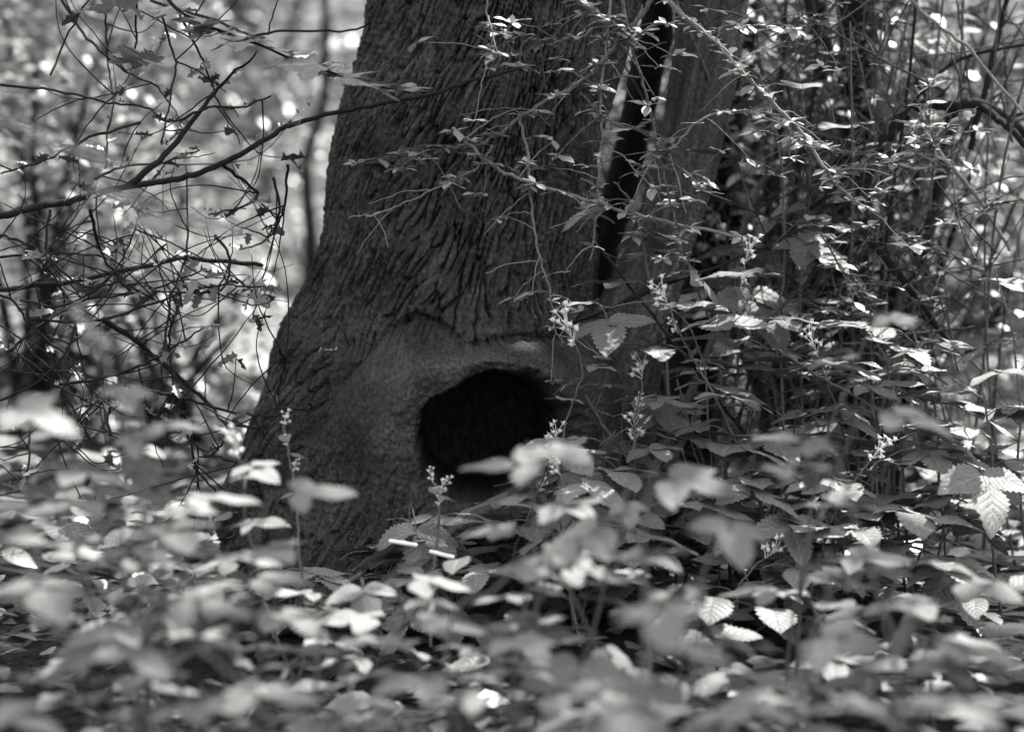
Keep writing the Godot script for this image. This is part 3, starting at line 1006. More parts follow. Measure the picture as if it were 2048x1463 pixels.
# ------------------------------------------------------------------ holly on the other side
func build_holly() -> void:
	var root := at(-230, 900, 0.3)
	root.y = 0.0
	var o := thing("holly_bush", "sprawling holly bush with bare dark twigs and few prickly leaves", "holly bush", root)
	var main := curve([Vector3.ZERO, Vector3(0.03, 0.3, 0), Vector3(0.0, 0.65, -0.03), Vector3(-0.05, 1.3, 0.0)], 8)
	var ms := Shape.new()
	ms.tube(main, tapered(main.size(), 0.022, 0.010), 10)
	part("trunk", ms.made(), M.dark_twig, o)
	var lines := [
		[[-215, 480], [0, 432], [60, 415], [150, 400], [240, 375], [330, 362], [400, 345], [480, 310], [560, 260], [620, 237], [720, 215], [850, 190], [950, 160], [1060, 130], [1150, 112]],
		[[255, 372], [330, 310], [400, 220], [450, 160], [512, 108]],
		[[207, -20], [212, 60], [216, 130], [226, 200], [215, 260], [212, 335]],
		[[270, -20], [272, 70], [262, 140], [225, 195]],
		[[318, 20], [345, 100], [350, 140], [335, 220], [322, 290]],
		[[110, -20], [165, 65], [215, 115], [265, 150], [310, 170], [335, 200]],
		[[350, 10], [400, 110], [430, 180]],
		[[-215, 160], [40, 172], [130, 185], [215, 205], [290, 213], [325, 240], [360, 240]],
		[[190, 358], [240, 335], [320, 325], [400, 300]],
		[[445, 330], [500, 372], [515, 392], [490, 412], [415, 430]],
		[[-215, 520], [0, 512], [120, 506], [200, 510]],
		[[-215, 590], [0, 580], [60, 570], [150, 562], [330, 522], [380, 517], [525, 530]],
		[[-215, 560], [0, 590], [60, 650], [140, 720], [146, 745]],
		[[60, 640], [200, 640], [300, 607], [380, 582], [450, 570], [520, 575]],
		[[205, 638], [270, 680], [340, 740], [420, 810], [450, 845], [530, 856], [570, 848]],
		[[250, 770], [300, 780], [380, 800], [470, 825], [540, 831], [590, 822], [620, 815]],
		[[120, 768], [220, 752], [300, 722], [350, 692], [405, 655]],
		[[-215, 600], [0, 652], [70, 710], [140, 772], [160, 800], [200, 785]],
		[[345, 560], [362, 600], [345, 640], [338, 690], [346, 780], [340, 830]],
		[[450, 845], [445, 885], [420, 910], [395, 915]],
		[[615, 815], [625, 770], [660, 735], [680, 705]],
		[[560, 700], [570, 735], [550, 790], [560, 830]],
		[[100, 150], [140, 60], [190, -20]],
		[[300, 0], [430, 40], [500, 70], [560, 62], [700, 60], [760, 30], [810, -20]],
		[[280, 245], [180, 275], [90, 320], [0, 345]],
		[[360, 240], [420, 215], [480, 215], [540, 190]],
		[[545, 355], [560, 420], [530, 480], [480, 500]],
		[[575, 330], [570, 400], [555, 450], [535, 475]],
		[[220, 870], [200, 800], [150, 850], [110, 880]],
		[[220, 780], [215, 830], [190, 870], [160, 880]],
		[[0, 470], [80, 500], [160, 570], [240, 560], [330, 490]],
		[[40, 600], [130, 610], [220, 550], [260, 480], [280, 420]],
		[[100, 420], [90, 520], [130, 600], [90, 700]],
		[[20, 700], [80, 650], [170, 600], [250, 590], [330, 570], [400, 540]],
		[[180, 420], [200, 500], [250, 570], [300, 590]],
		[[330, 700], [340, 600], [370, 520], [375, 460], [372, 330]],
		[[430, 470], [460, 520], [440, 580], [370, 585]],
		[[0, 800], [80, 760], [140, 690], [150, 620]],
		[[60, 860], [55, 930], [40, 980]],
		[[380, 860], [390, 930], [430, 980]],
		[[500, 930], [440, 915], [380, 880], [370, 820]],
	]
	var thick := [0.0062, 0.0056]
	var ends := []
	var n := 0
	for w in lines:
		var z := 0.25 + 0.16 * sin(n * 2.1)
		var pts := []
		var q := 0
		for p in w:
			pts.append(at(p[0], p[1], z + 0.05 * sin(q * 1.3 + n)) - root)
			q += 1
		var c := wobble(curve(pts, 6), 0.0016)
		var r0: float = thick[n] if n < 2 else rng.randf_range(0.0017, 0.0030)
		if n == 11: r0 = 0.0045
		if n == 14: r0 = 0.005
		var sh := Shape.new()
		sh.tube(c, tapered(c.size(), r0, 0.0022 if n == 0 else (r0 * 0.8 if n == 11 else 0.0013)), 7)
		part("branch", sh.made(), M.dark_twig, o)
		ends.append([c, z])
		n += 1
	# finer twigs that spring from the branches, and the leaves
	for k in 240:
		var e: Array = ends[rng.randi() % ends.size()]
		var c: Array = e[0]
		var b: Vector3 = c[rng.randi_range(2, c.size() - 1)]
		var sp := seen_at(b + root)
		if sp.x > 600 or (sp.y < 380 and rng.randf() < 0.6): continue
		var d := Vector3(rng.randf_range(-1, 1), rng.randf_range(-0.7, 0.9), rng.randf_range(-0.5, 0.5)).normalized() * rng.randf_range(0.06, 0.24)
		var bow := Vector3(-d.y, d.x, 0) * rng.randf_range(-0.2, 0.2)
		var tc := wobble(curve([b, b + d * 0.35 + bow * 0.7, b + d * 0.7 + bow * 0.9, b + d + Vector3(0, 0.015, 0)], 4), 0.001)
		if seen_at(tc[-1] + root).x > 620: continue
		var sh := Shape.new()
		sh.tube(tc, tapered(tc.size(), 0.0014, 0.0006), 5)
		part("twig", sh.made(), M.dark_twig, o)
		if rng.randf() < 0.3:
			for q in rng.randi_range(1, 3): holly_at(o, tc[-1 - q], 0.75)
	for k in 210:
		var e: Array = ends[rng.randi() % ends.size()]
		var c: Array = e[0]
		var p: Vector3 = c[rng.randi_range(c.size() / 2, c.size() - 1)]
		if seen_at(p + root).x > 620: continue
		holly_at(o, p, 0.6)
	for w in [[520, 580], [500, 585], [268, 575], [200, 575], [400, 540], [395, 520], [470, 325], [300, 270], [560, 320], [575, 315], [600, 250], [540, 270], [682, 702], [420, 690], [545, 405], [530, 415]]:
		holly_at(o, at(w[0], w[1], 0.3) - root, 0.9)

func holly_at(o: Node, p: Vector3, k: float) -> void:
	part("leaf", holly_leaves[rng.randi() % 4], M.holly[0 if rng.randf() < 0.7 else 1], o, Transform3D(facing(rng.randf() * TAU, rng.randf_range(-0.8, 0.8), rng.randf_range(-0.8, 0.8)).scaled(Vector3.ONE * k * rng.randf_range(0.7, 1.2)), p))

# ------------------------------------------------------------------ thorny branches before the trunk
func build_thorns() -> void:
	var a := 0.36
	thorn_branch("dark thorny branch dipping from the top to a bare tip on the trunk", [[1330, -60, a], [1290, 20, a], [1240, 75, a], [1200, 130, a], [1160, 163, a], [1080, 210, a + 0.02], [1040, 235, a + 0.04], [990, 272, a + 0.05], [935, 295, a + 0.05], [870, 299, a + 0.05], [800, 311, a + 0.05], [745, 321, a + 0.05], [700, 333, a + 0.05]], 0.004, 0.0012, 16, M.dead, 0.1, 12)
	thorn_branch("pale straight twig with a bright snapped end against the bark", [[1500, 480, a], [1330, 442, a], [1240, 420, a], [1160, 395, a], [1080, 370, a + 0.03], [1010, 345, a + 0.05], [950, 300, a + 0.06], [905, 255, a + 0.06]], 0.0026, 0.0030, 12, M.pale_twig, 0.0, 6)
	thorn_branch("thin bare twig sweeping down across the middle of the trunk", [[985, 290, a + 0.05], [955, 335, a + 0.05], [900, 361, a + 0.05], [830, 396, a + 0.05], [760, 426, a + 0.05], [700, 434, a + 0.05]], 0.0018, 0.0010, 2, M.pale_twig, 0.0, 5)
	thorn_branch("long hanging twig ending in forked tips above the hollow's collar", [[1036, 228, a], [1055, 300, a], [1062, 400, a], [1075, 500, a], [1097, 570, a], [1108, 640, a], [1113, 662, a], [1130, 688, a]], 0.0022, 0.0010, 5, M.pale_twig, 0.05, 14)
	thorn_branch("pale twig hanging straight down over the dark gap beside the trunk", [[1225, -40, a], [1212, 100, a], [1201, 200, a], [1205, 270, a], [1196, 370, a], [1190, 450, a], [1183, 520, a]], 0.0022, 0.0011, 12, M.pale_twig, 0.1, 8)
	thorn_branch("leafy twig trailing down past the upper side stem", [[1240, -40, a], [1262, 90, a], [1290, 180, a], [1315, 290, a], [1340, 400, a], [1365, 480, a], [1380, 540, a]], 0.0024, 0.0012, 14, M.dead, 0.1, 8)
	thorn_branch("thick pale branch running down from the top to the leafy tangle", [[1290, -60, a], [1355, 22, a], [1430, 82, a], [1490, 150, a], [1560, 220, a], [1610, 275, a], [1660, 350, a], [1700, 395, a], [1740, 420, a]], 0.0044, 0.0022, 26, M.pale_twig, 0.1, 14)
	thorn_branch("bright twig at the top crossing the trunk's upper edge", [[1120, -40, a], [1160, 5, a], [1200, 35, a], [1245, 64, a], [1275, 100, a]], 0.003, 0.0016, 12, M.pale_twig, 0.1, 8)
	thorn_branch("leafy spray fanning over the top of the trunk", [[1330, 40, a], [1250, 80, a], [1170, 72, a], [1100, 85, a], [1030, 70, a], [960, 60, a]], 0.0025, 0.001, 16, M.dead, 0.1, 12)
	thorn_branch("small hanging spray with pale leaves near the top of the trunk", [[970, -40, a], [975, 30, a], [985, 90, a], [980, 110, a], [965, 145, a]], 0.0016, 0.0009, 8, M.pale_twig, 0.2, 4)
	thorn_branch("drooping spray of small leaves right above the pale straight twig", [[1160, 185, a], [1210, 235, a], [1290, 270, a], [1360, 330, a], [1420, 380, a]], 0.002, 0.001, 13, M.dead, 0.1, 8)
	thorn_branch("leafy twig reaching over the side stem below the pale branch", [[1560, 230, a], [1480, 220, a], [1400, 240, a], [1340, 300, a], [1290, 330, a], [1270, 345, a]], 0.0022, 0.001, 12, M.pale_twig, 0.1, 7)
	thorn_branch("dense tuft of little leaves in front of the upright dark trunk", [[1800, 330, 0.2], [1730, 310, 0.22], [1660, 300, 0.25], [1600, 280, 0.28], [1560, 240, 0.3]], 0.003, 0.0015, 24, M.dead, 0.0, 14)
	thorn_branch("spray of pale small leaves below the arching black branch", [[1900, 250, 0.2], [1860, 290, 0.2], [1800, 320, 0.22], [1720, 335, 0.25], [1650, 345, 0.25]], 0.003, 0.0012, 22, M.dead, 0.0, 12)
	thorn_branch("upright leafy twig beside the tip of the arching branch", [[1860, 420, 0.2], [1870, 300, 0.2], [1850, 220, 0.2], [1870, 150, 0.2]], 0.002, 0.001, 12, M.dead, 0.2, 5)
	thorn_branch("leafy twig climbing from the brambles into the thicket", [[1760, 640, 0.2], [1700, 560, 0.2], [1650, 480, 0.22], [1620, 420, 0.24]], 0.0022, 0.001, 14, M.dead, 0.1, 8)
	thorn_branch("low sprig of tiny leaves among the far thicket stems", [[1990, 560, 0.1], [1920, 520, 0.1], [1850, 500, 0.1], [1790, 470, 0.12]], 0.002, 0.001, 14, M.dead, 0.0, 8)
	thorn_branch("sprig of tiny leaves at the edge of the frame by the thicket", [[2100, 420, 0.1], [2030, 400, 0.1], [1960, 420, 0.1], [1890, 450, 0.1]], 0.002, 0.001, 14, M.dead, 0.0, 8)
	thorn_branch("leafy top spray between the black prongs and the pale branch", [[1700, -40, 0.2], [1640, 40, 0.2], [1570, 60, 0.22], [1500, 50, 0.25], [1440, 60, 0.28]], 0.0026, 0.001, 20, M.dead, 0.0, 12)
	thorn_branch("low thorny sprig growing across the middle brambles", [[1800, 700, 0.1], [1740, 640, 0.12], [1660, 620, 0.15], [1580, 640, 0.18]], 0.002, 0.001, 12, M.dead, 0.0, 6)

func build_maple() -> void:
	var root := at(300, -60, 0.4)
	var o := thing("maple_spray", "maple twig with broad toothed leaves seen edge on beside the trunk", "branch", root)
	var pts := []
	for w in [[300, -60], [345, 10], [400, 45], [450, 65], [520, 90], [600, 125], [680, 150], [760, 172], [820, 185]]:
		pts.append(at(w[0], w[1], 0.42) - root)
	var c := curve(pts, 6)
	var sh := Shape.new()
	sh.tube(c, tapered(c.size(), 0.003, 0.0012), 6)
	part("stem", sh.made(), M.dark_twig, o)
	for k in 26:
		var q: int = 8 + int(k * (c.size() - 9) / 26.0)
		var p: Vector3 = c[q] + Vector3(rng.randf_range(-0.02, 0.02), rng.randf_range(-0.004, 0.006), rng.randf_range(-0.05, 0.05))
		part("leaf", maple_leaves[rng.randi() % 3], M.maple, o, Transform3D(Basis(Vector3.RIGHT, 0.10) * facing(rng.randf() * TAU, rng.randf_range(-0.12, 0.16), -0.18 + rng.randf_range(-0.15, 0.15)).scaled(Vector3.ONE * rng.randf_range(0.45, 0.85)), p))
	var n := 0
	for w in [[230, 12], [322, 22], [300, 125], [285, 118]]:
		var p := at(w[0], w[1], 0.4)
		var l := part("leaf", maple_leaves[n % 3], M.maple, o, Transform3D(facing(n * 1.9, -0.35, 0.2).scaled(Vector3.ONE * 0.75), p - root))
		l.set_meta("label", "shaded maple leaf seen from below")
		n += 1

func build_near_twig() -> void:
	var root := at(-160, 200, 1.75)
	var o := thing("leafy_twig", "blurred pale twig with broad leaves hanging before the holly", "branch", root)
	for w in [[[-160, 200], [0, 245], [90, 285], [220, 318]], [[0, 245], [120, 320], [230, 370], [330, 410]], [[230, 370], [320, 405], [400, 430], [470, 450]]]:
		var pts := []
		for q in w: pts.append(at(q[0], q[1], 1.75) - root)
		var sh := Shape.new()
		var c := curve(pts, 5)
		sh.tube(c, tapered(c.size(), 0.0016, 0.0009), 6)
		part("stem", sh.made(), M.stem, o)
	for w in [[10, 240, 1.6, 0.8], [150, 300, 1.5, 0.9], [200, 312, 1.3, 0.8], [230, 378, 1.5, 0.7], [350, 432, 0.4, 0.8], [430, 445, 1.4, 0.8], [300, 400, 4.4, 0.7]]:
		part("leaf", leaflets[rng.randi() % 6], M.bramble[1], o, Transform3D(facing(w[2], 0.12, 0.08).scaled(Vector3.ONE * w[3]), at(w[0] - 60, w[1], 1.75) - root))

# ------------------------------------------------------------------ brambles
func cane(label: String, path: Array, n: int, flower: bool, tone: int, from := 0.15, k := 1.0, r := 0.0028) -> void:
	var pts := []
	for w in path: pts.append(at(w[0], w[1], w[2]))
	var g: Vector3 = pts[0]
	if g.y > 0.02: pts.push_front(Vector3(g.x + 0.02, 0.0, g.z))
	bramble(label, pts, r, n, flower, tone, [], from, k)

func build_brambles() -> void:
	# canes in focus beside the tree, root first
	cane("flowering bramble cane slanting over the thicket with the highest white cluster", [[1800, 850, 0.35], [1760, 820, 0.36], [1660, 765, 0.38], [1600, 727, 0.40], [1545, 690, 0.40], [1505, 640, 0.40], [1478, 580, 0.40], [1490, 530, 0.40]], 9, true, 0, 0.25)
	cane("bramble cane beside the side stem topped by a bud cluster", [[1520, 1000, 0.4], [1490, 930, 0.4], [1450, 830, 0.42], [1402, 742, 0.42], [1366, 680, 0.42], [1337, 615, 0.42]], 7, true, 1, 0.25)
	cane("bramble shoot with a knobbly flower head before the stem's foot", [[1275, 1080, 0.45], [1270, 1000, 0.45], [1268, 900, 0.45], [1272, 830, 0.45], [1286, 762, 0.45]], 5, true, 0, 0.4, 0.8)
	cane("slim bud spike with narrow leaves above the hollow's rim", [[1120, 1000, 0.48], [1128, 860, 0.48], [1150, 790, 0.48], [1166, 740, 0.48], [1152, 690, 0.48]], 4, true, 1, 0.55, 0.55, 0.0018)
	cane("bramble shoot with three dull leaflets hanging before the side stem", [[1420, 900, 0.4], [1400, 700, 0.4], [1330, 610, 0.4], [1235, 612, 0.4], [1200, 620, 0.4]], 2, false, 2, 0.9, 1.0, 0.0018)
	cane("leafy cane with a small flower head in the thicket's lap", [[1700, 980, 0.3], [1690, 880, 0.3], [1660, 780, 0.32], [1635, 715, 0.32]], 8, true, 0, 0.3)
	cane("bramble cane bearing broad ribbed leaves under the dark trunk", [[1790, 960, 0.3], [1790, 820, 0.3], [1770, 720, 0.3], [1740, 660, 0.3]], 8, false, 0, 0.3)
	cane("bramble cane whose leaves hang over the pale slanting stem", [[1880, 960, 0.25], [1870, 820, 0.25], [1840, 700, 0.25], [1820, 640, 0.25]], 8, false, 2, 0.3)
	cane("bramble at the edge of the frame with a leaf above the low sprig", [[2040, 960, 0.3], [2040, 800, 0.3], [2020, 640, 0.3], [1990, 540, 0.3]], 8, false, 0, 0.25)
	cane("bramble with layered pale leaves at the outer edge of the thicket", [[1980, 1000, 0.4], [1985, 900, 0.4], [1970, 800, 0.4], [1960, 720, 0.4]], 8, false, 1, 0.25)
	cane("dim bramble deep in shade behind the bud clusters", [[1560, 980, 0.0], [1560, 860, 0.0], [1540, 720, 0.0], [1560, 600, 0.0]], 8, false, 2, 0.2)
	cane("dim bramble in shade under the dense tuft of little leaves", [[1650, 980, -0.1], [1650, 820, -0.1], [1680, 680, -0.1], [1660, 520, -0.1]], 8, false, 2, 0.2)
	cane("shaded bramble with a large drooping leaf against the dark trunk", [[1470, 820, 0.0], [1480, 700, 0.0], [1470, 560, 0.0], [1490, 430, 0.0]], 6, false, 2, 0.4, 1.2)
	cane("bramble with two toothed leaves lying over the pale hanging twig", [[1330, 700, 0.3], [1300, 560, 0.3], [1270, 420, 0.32], [1230, 365, 0.34]], 4, false, 0, 0.5)
	cane("bramble with leaves spread beside the trailing leafy twig", [[1440, 720, 0.3], [1400, 600, 0.3], [1370, 520, 0.3], [1320, 500, 0.3]], 5, false, 0, 0.5, 0.9)
	cane("leafy cane climbing behind the pale branch near the top", [[1560, 700, 0.1], [1570, 500, 0.1], [1560, 300, 0.1], [1520, 150, 0.1]], 8, false, 2, 0.3, 1.0)
	cane("leafy cane at the top of the thicket behind the little leaves", [[1740, 640, 0.0], [1760, 420, 0.0], [1740, 220, 0.0], [1700, 60, 0.0]], 9, false, 2, 0.2, 1.0)
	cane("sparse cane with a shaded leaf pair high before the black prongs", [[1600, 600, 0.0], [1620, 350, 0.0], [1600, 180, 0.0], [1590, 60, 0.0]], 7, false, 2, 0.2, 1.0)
	# shoots that lift one leaf to where it is seen: px, py, z, size, heading, tip, roll, leaves below, flower, tone, label
	var rows := [
		[1480, 780, 0.45, 1.25, 2.0, 0.2, 0.1, 4, false, 1, "bramble with the broadest ribbed leaf just under the bud clusters"],
		[1435, 866, 0.5, 1.1, 1.5, -0.05, 0.0, 3, false, 0, "bramble whose top leaf is seen edge on above the white petals"],
		[1240, 800, 0.5, 1.0, -1.5, 0.1, 0.0, 3, false, 0, "bramble reaching a pale leaf out before the foot of the side stem"],
		[1335, 835, 0.5, 0.9, 1.0, 0.3, 0.2, 3, false, 2, "bramble with a veined drooping leaf beside the knobbly flower head"],
		[1320, 905, 0.7, 0.8, 0.5, 0.1, 0.0, 3, true, 1, "bramble with white open petals low before the side stem"],
		[1560, 890, 0.6, 1.0, 0.5, 0.1, 0.1, 4, false, 0, "bramble rising between the edge on leaf and the small flower head"],
		[1700, 850, 0.5, 1.0, 1.0, 0.15, 0.0, 4, false, 0, "bramble with flat pale leaves below the dark upright trunk"],
		[1800, 920, 0.6, 1.0, 2.5, 0.1, -0.1, 4, true, 0, "bramble with tiny pale buds below the blurred bright leaf"],
		[1930, 880, 0.5, 1.2, 1.9, 0.2, 0.1, 4, false, 0, "bramble with a wide toothed leaf near the frame's edge"],
		[1990, 985, 0.9, 1.2, 0.3, 0.55, 0.0, 4, false, 0, "bramble holding up one rounded veined leaf at the frame's edge"],
		[1830, 1010, 0.7, 1.0, -1.2, 0.15, 0.1, 4, false, 1, "bramble with overlapping leaves beneath the rounded veined leaf"],
		[1880, 1040, 0.9, 1.1, 1.4, 0.2, 0.0, 4, false, 1, "bramble with smooth pale pointed leaves below the toothed ones"],
		[1690, 980, 0.8, 0.9, 0.2, 0.2, -0.1, 4, false, 0, "bramble half hidden behind the blurred flat leaf"],
		[1600, 1000, 0.7, 0.9, 3.4, 0.1, 0.1, 4, false, 0, "bramble with ragged leaves low between the two blurred leaves"],
		[1530, 990, 0.8, 1.0, 0.8, 0.25, 0.0, 4, false, 1, "bramble with a crumpled leaf under the blurred flat leaf"],
		[1480, 1070, 0.8, 1.0, -0.7, 0.3, 0.0, 4, false, 0, "bramble with upright pale leaf in the middle of the bramble bed"],
		[1590, 1075, 0.9, 1.1, 0.1, 0.5, 0.0, 4, false, 0, "bramble with a round leaf standing beside the hairy pale stalk"],
		[1640, 1150, 1.0, 1.0, 1.1, 0.2, 0.1, 4, true, 1, "bramble with blurred specks of blossom in the bed's middle"],
		[1750, 1120, 1.2, 1.1, 1.2, 0.05, 0.1, 4, false, 1, "bramble with narrow bright leaves beside the hairy pale stalk"],
		[1900, 1130, 1.3, 1.2, 2.2, 0.2, -0.1, 4, false, 0, "bramble with a long blurred grey leaf at the bed's outer side"],
		[1420, 1010, 0.8, 1.0, 1.4, 0.1, 0.0, 4, false, 1, "bramble with bright flat leaves below the dark blurred leaf"],
		[1245, 1060, 0.8, 1.0, -0.6, 0.35, 0.1, 4, false, 1, "bramble with ribbed bright leaves next to the curled white leaf"],
		[1330, 1080, 0.9, 1.0, 1.2, 0.15, 0.0, 4, false, 1, "bramble with sunlit leaves between curled leaf and bed middle"],
		[1180, 960, 0.6, 0.9, 0.9, 0.25, 0.1, 3, true, 1, "bramble with bright buds right beside the hollow's mouth"],
		[1110, 880, 0.75, 0.85, -1.3, 0.05, 0.0, 3, false, 1, "bramble poking a thin bright leaf into the hollow's mouth"],
		[1065, 955, 0.5, 0.9, -1.5, 0.1, 0.0, 3, false, 0, "bramble with long toothed leaves under the hollow's sill"],
		[960, 1005, 0.5, 0.9, -1.2, 0.15, 0.1, 3, false, 0, "bramble with two leaves laid against the hollow's sill"],
		[975, 1045, 0.6, 0.9, -1.7, 0.1, 0.0, 3, false, 0, "bramble with a pale drooping leaf on the root below the hollow"],
		[850, 1035, 0.55, 0.75, -1.4, 0.1, 0.1, 2, false, 0, "small bramble with a ragged leaf against the dark root"],
		[770, 1105, 0.7, 1.0, -1.1, 0.25, 0.5, 3, false, 0, "bramble with a slanting toothed leaf at the root's edge"],
		[835, 1100, 0.7, 0.95, 0.2, 0.8, 0.1, 3, false, 0, "bramble with an upright round leaf between two white sticks"],
		[915, 1105, 0.6, 0.8, 1.4, 0.1, 0.0, 3, false, 2, "bramble with a shaded lacy leaf by the second white stick"],
		[1005, 935, 1.75, 1.15, -1.5, 0.10, -0.2, 1, false, 1, "blurred bramble leaf stretched across the hollow's mouth"],
		[1150, 925, 0.8, 0.9, 0.4, 0.2, 0.1, 3, true, 1, "bright bramble with buds in the corner between hollow and side stem"],
		[1085, 985, 0.9, 0.9, -1.2, 0.15, 0.1, 3, false, 1, "pale bramble with fanned leaves under the blurred leaf of the hollow"],
		[1205, 985, 1.0, 0.9, 0.8, 0.2, 0.0, 3, true, 1, "bright bramble left of the curled white leaf"],
		[1130, 905, 1.7, 0.9, 0.8, 0.25, 0.1, 2, false, 1, "blurred bright bramble right of the hollow's mouth"],
		[1400, 970, 1.7, 1.25, 1.2, 0.25, 0.45, 3, false, 2, "blurred dark bramble leaf sloping before the white petals"],
		[1600, 935, 1.8, 1.1, 1.5, 0.0, -0.1, 3, false, 0, "blurred flat bramble leaf before the dim thicket foot"],
		[1840, 840, 1.6, 1.1, 1.0, 0.30, 0.1, 3, false, 1, "blurred bright bramble leaf floating before the dark thicket"],
		[1800, 640, 1.4, 0.75, 0.4, 0.3, 0.2, 2, false, 0, "highest blurred bramble leaf in front of the thicket"],
		[1262, 1025, 1.3, 0.6, 0.3, 0.9, 0.1, 2, false, 1, "bramble with a curled white leaf low before the tree"],
		[1150, 1020, 1.5, 1.0, 0.6, 0.2, 0.1, 3, false, 1, "blurred bramble clump under the hollow's bright leaves"],
		[1090, 1110, 1.7, 1.2, -1.4, 0.1, 0.0, 4, false, 0, "long blurred bramble spray below the root"],
		[1200, 1150, 1.6, 1.1, 0.9, 0.25, 0.0, 4, false, 0, "blurred bramble leaves in the middle of the lower bed"],
		[1340, 1250, 2.75, 1.05, 0.2, 0.45, 0.1, 3, false, 0, "very blurred big leaf nearest the viewer in the lower bed"],
		[1500, 1290, 2.4, 0.8, 1.0, 0.2, -0.3, 3, false, 1, "blurred curled bramble leaf beside the very blurred big leaf"],
		[1690, 1290, 1.9, 1.1, 0.9, 0.3, 0.45, 4, false, 1, "bright blurred leaf sloping in the lower outer bed"],
		[1960, 1290, 2.1, 1.2, 1.2, 0.15, 0.0, 4, false, 2, "grey blurred bramble at the lower edge of the frame"],
		[1800, 1215, 1.6, 1.0, -1.2, 0.1, 0.0, 4, false, 0, "flat blurred bramble across the hairy pale stalk"],
		[1980, 1180, 1.5, 1.1, 0.7, 0.2, 0.1, 4, false, 0, "blurred drooping bramble before the dark outer gap"],
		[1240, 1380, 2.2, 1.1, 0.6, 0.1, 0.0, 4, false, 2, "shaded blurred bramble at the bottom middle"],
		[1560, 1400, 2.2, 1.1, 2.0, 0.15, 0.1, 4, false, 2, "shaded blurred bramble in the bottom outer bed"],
		[1740, 1420, 2.4, 1.0, 0.9, 0.35, -0.2, 3, false, 1, "bright folded leaf at the very bottom of the bed"],
		[1930, 1420, 2.5, 1.1, 0.4, 0.1, 0.0, 3, false, 2, "dark blurred leaf filling the bottom outer corner"],
		[200, 945, 1.7, 1.1, 1.5, 0.05, 0.0, 4, false, 1, "long blurred pale leaf below the holly twigs"],
		[90, 835, 2.0, 1.1, 1.2, 0.3, 0.3, 4, false, 1, "big blurred leaf before the lowest holly branches"],
		[255, 790, 1.8, 0.6, 0.3, 0.6, 0.0, 3, false, 1, "blurred upright shoot tip standing before the holly"],
		[350, 855, 1.7, 0.9, 1.4, 0.05, 0.1, 3, false, 1, "blurred arching leaf between holly and trunk"],
		[120, 1010, 1.8, 1.1, -1.0, 0.2, 0.1, 4, false, 0, "blurred grey bramble under the long pale leaf"],
		[360, 1070, 1.9, 1.1, 0.5, 0.3, 0.1, 4, false, 0, "blurred broad bramble before the mossy root"],
		[440, 1000, 1.6, 1.0, 1.4, 0.1, 0.0, 4, false, 1, "bright blurred bramble leaning on the mossy root"],
		[520, 940, 1.2, 0.8, 0.6, 0.3, 0.2, 3, true, 1, "blurred white blossom by the mossy knob"],
		[640, 985, 1.7, 0.9, 1.5, 0.05, 0.3, 2, false, 0, "thin blurred leaf curving before the dark root"],
		[490, 1110, 1.5, 1.0, 1.4, 0.1, 0.0, 4, false, 1, "bright blurred bramble low before the left root"],
		[300, 1120, 1.7, 0.9, 1.6, 0.05, 0.0, 4, false, 0, "narrow blurred bramble leaf in the left bed"],
		[90, 1190, 2.1, 1.1, 0.4, 0.35, 0.1, 4, false, 2, "dark blurred bramble at the left edge of the bed"],
		[430, 1205, 2.1, 1.15, 1.2, 0.1, 0.1, 4, false, 0, "wide blurred bramble leaf in the middle of the left bed"],
		[560, 1160, 1.6, 0.9, 1.4, 0.05, 0.2, 3, false, 0, "blurred leaf arching towards the small ragged leaf"],
		[465, 1170, 0.8, 0.7, 1.2, 0.2, 0.0, 2, false, 0, "small ragged leaf in focus at the foot of the left root"],
		[660, 1160, 0.9, 1.0, 1.0, 0.2, 0.0, 4, false, 1, "bright toothed bramble at the foot of the tree"],
		[730, 1200, 1.1, 1.1, 0.1, 0.6, 0.0, 4, false, 1, "bramble with a round bright leaf standing before the tree foot"],
		[800, 1165, 1.0, 1.0, -1.0, 0.2, 0.0, 4, false, 0, "bramble with lacy leaves under the two white sticks"],
		[880, 1165, 1.4, 1.0, 1.3, 0.1, 0.15, 4, false, 1, "bright blurred leaf below the two white sticks"],
		[600, 1240, 1.8, 1.1, 1.0, 0.2, 0.0, 4, false, 0, "blurred grey bramble between tree foot and left bed"],
		[760, 1290, 1.9, 1.1, 0.9, 0.1, 0.0, 4, false, 0, "blurred bramble in the middle of the lower bed's left half"],
		[900, 1250, 1.8, 1.0, 1.5, 0.15, 0.1, 4, false, 0, "blurred bramble under the lacy leaves"],
		[1000, 1200, 1.6, 0.9, -1.2, 0.1, 0.1, 4, false, 0, "blurred bramble below the long blurred spray"],
		[1060, 1300, 2.0, 1.0, 0.6, 0.3, 0.1, 4, false, 1, "bright blurred leaf low in the middle bed"],
		[560, 1390, 2.3, 1.1, 1.3, 0.05, 0.1, 4, false, 0, "blurred bramble along the bottom edge left of the middle"],
		[740, 1400, 2.1, 1.0, 1.5, 0.1, 0.1, 4, false, 0, "blurred bramble leaf at the bottom below the round bright leaf"],
		[900, 1400, 2.2, 1.0, -1.3, 0.2, 0.0, 4, false, 2, "shaded blurred bramble at the bottom under the middle bed"],
		[50, 1430, 2.6, 1.1, 1.2, 0.05, 0.0, 3, false, 1, "pale blurred leaf in the bottom left corner"],
		[290, 1320, 2.2, 1.1, 0.8, 0.25, 0.0, 4, false, 2, "dark blurred bramble in the shaded left bed"],
		[200, 1270, 2.0, 1.0, -0.9, 0.2, 0.0, 4, false, 2, "shaded bramble behind the dark blurred one on the left"],
		[400, 1420, 2.3, 1.0, 0.3, 0.1, 0.0, 4, false, 2, "dim blurred bramble at the bottom of the shaded left bed"],
	]
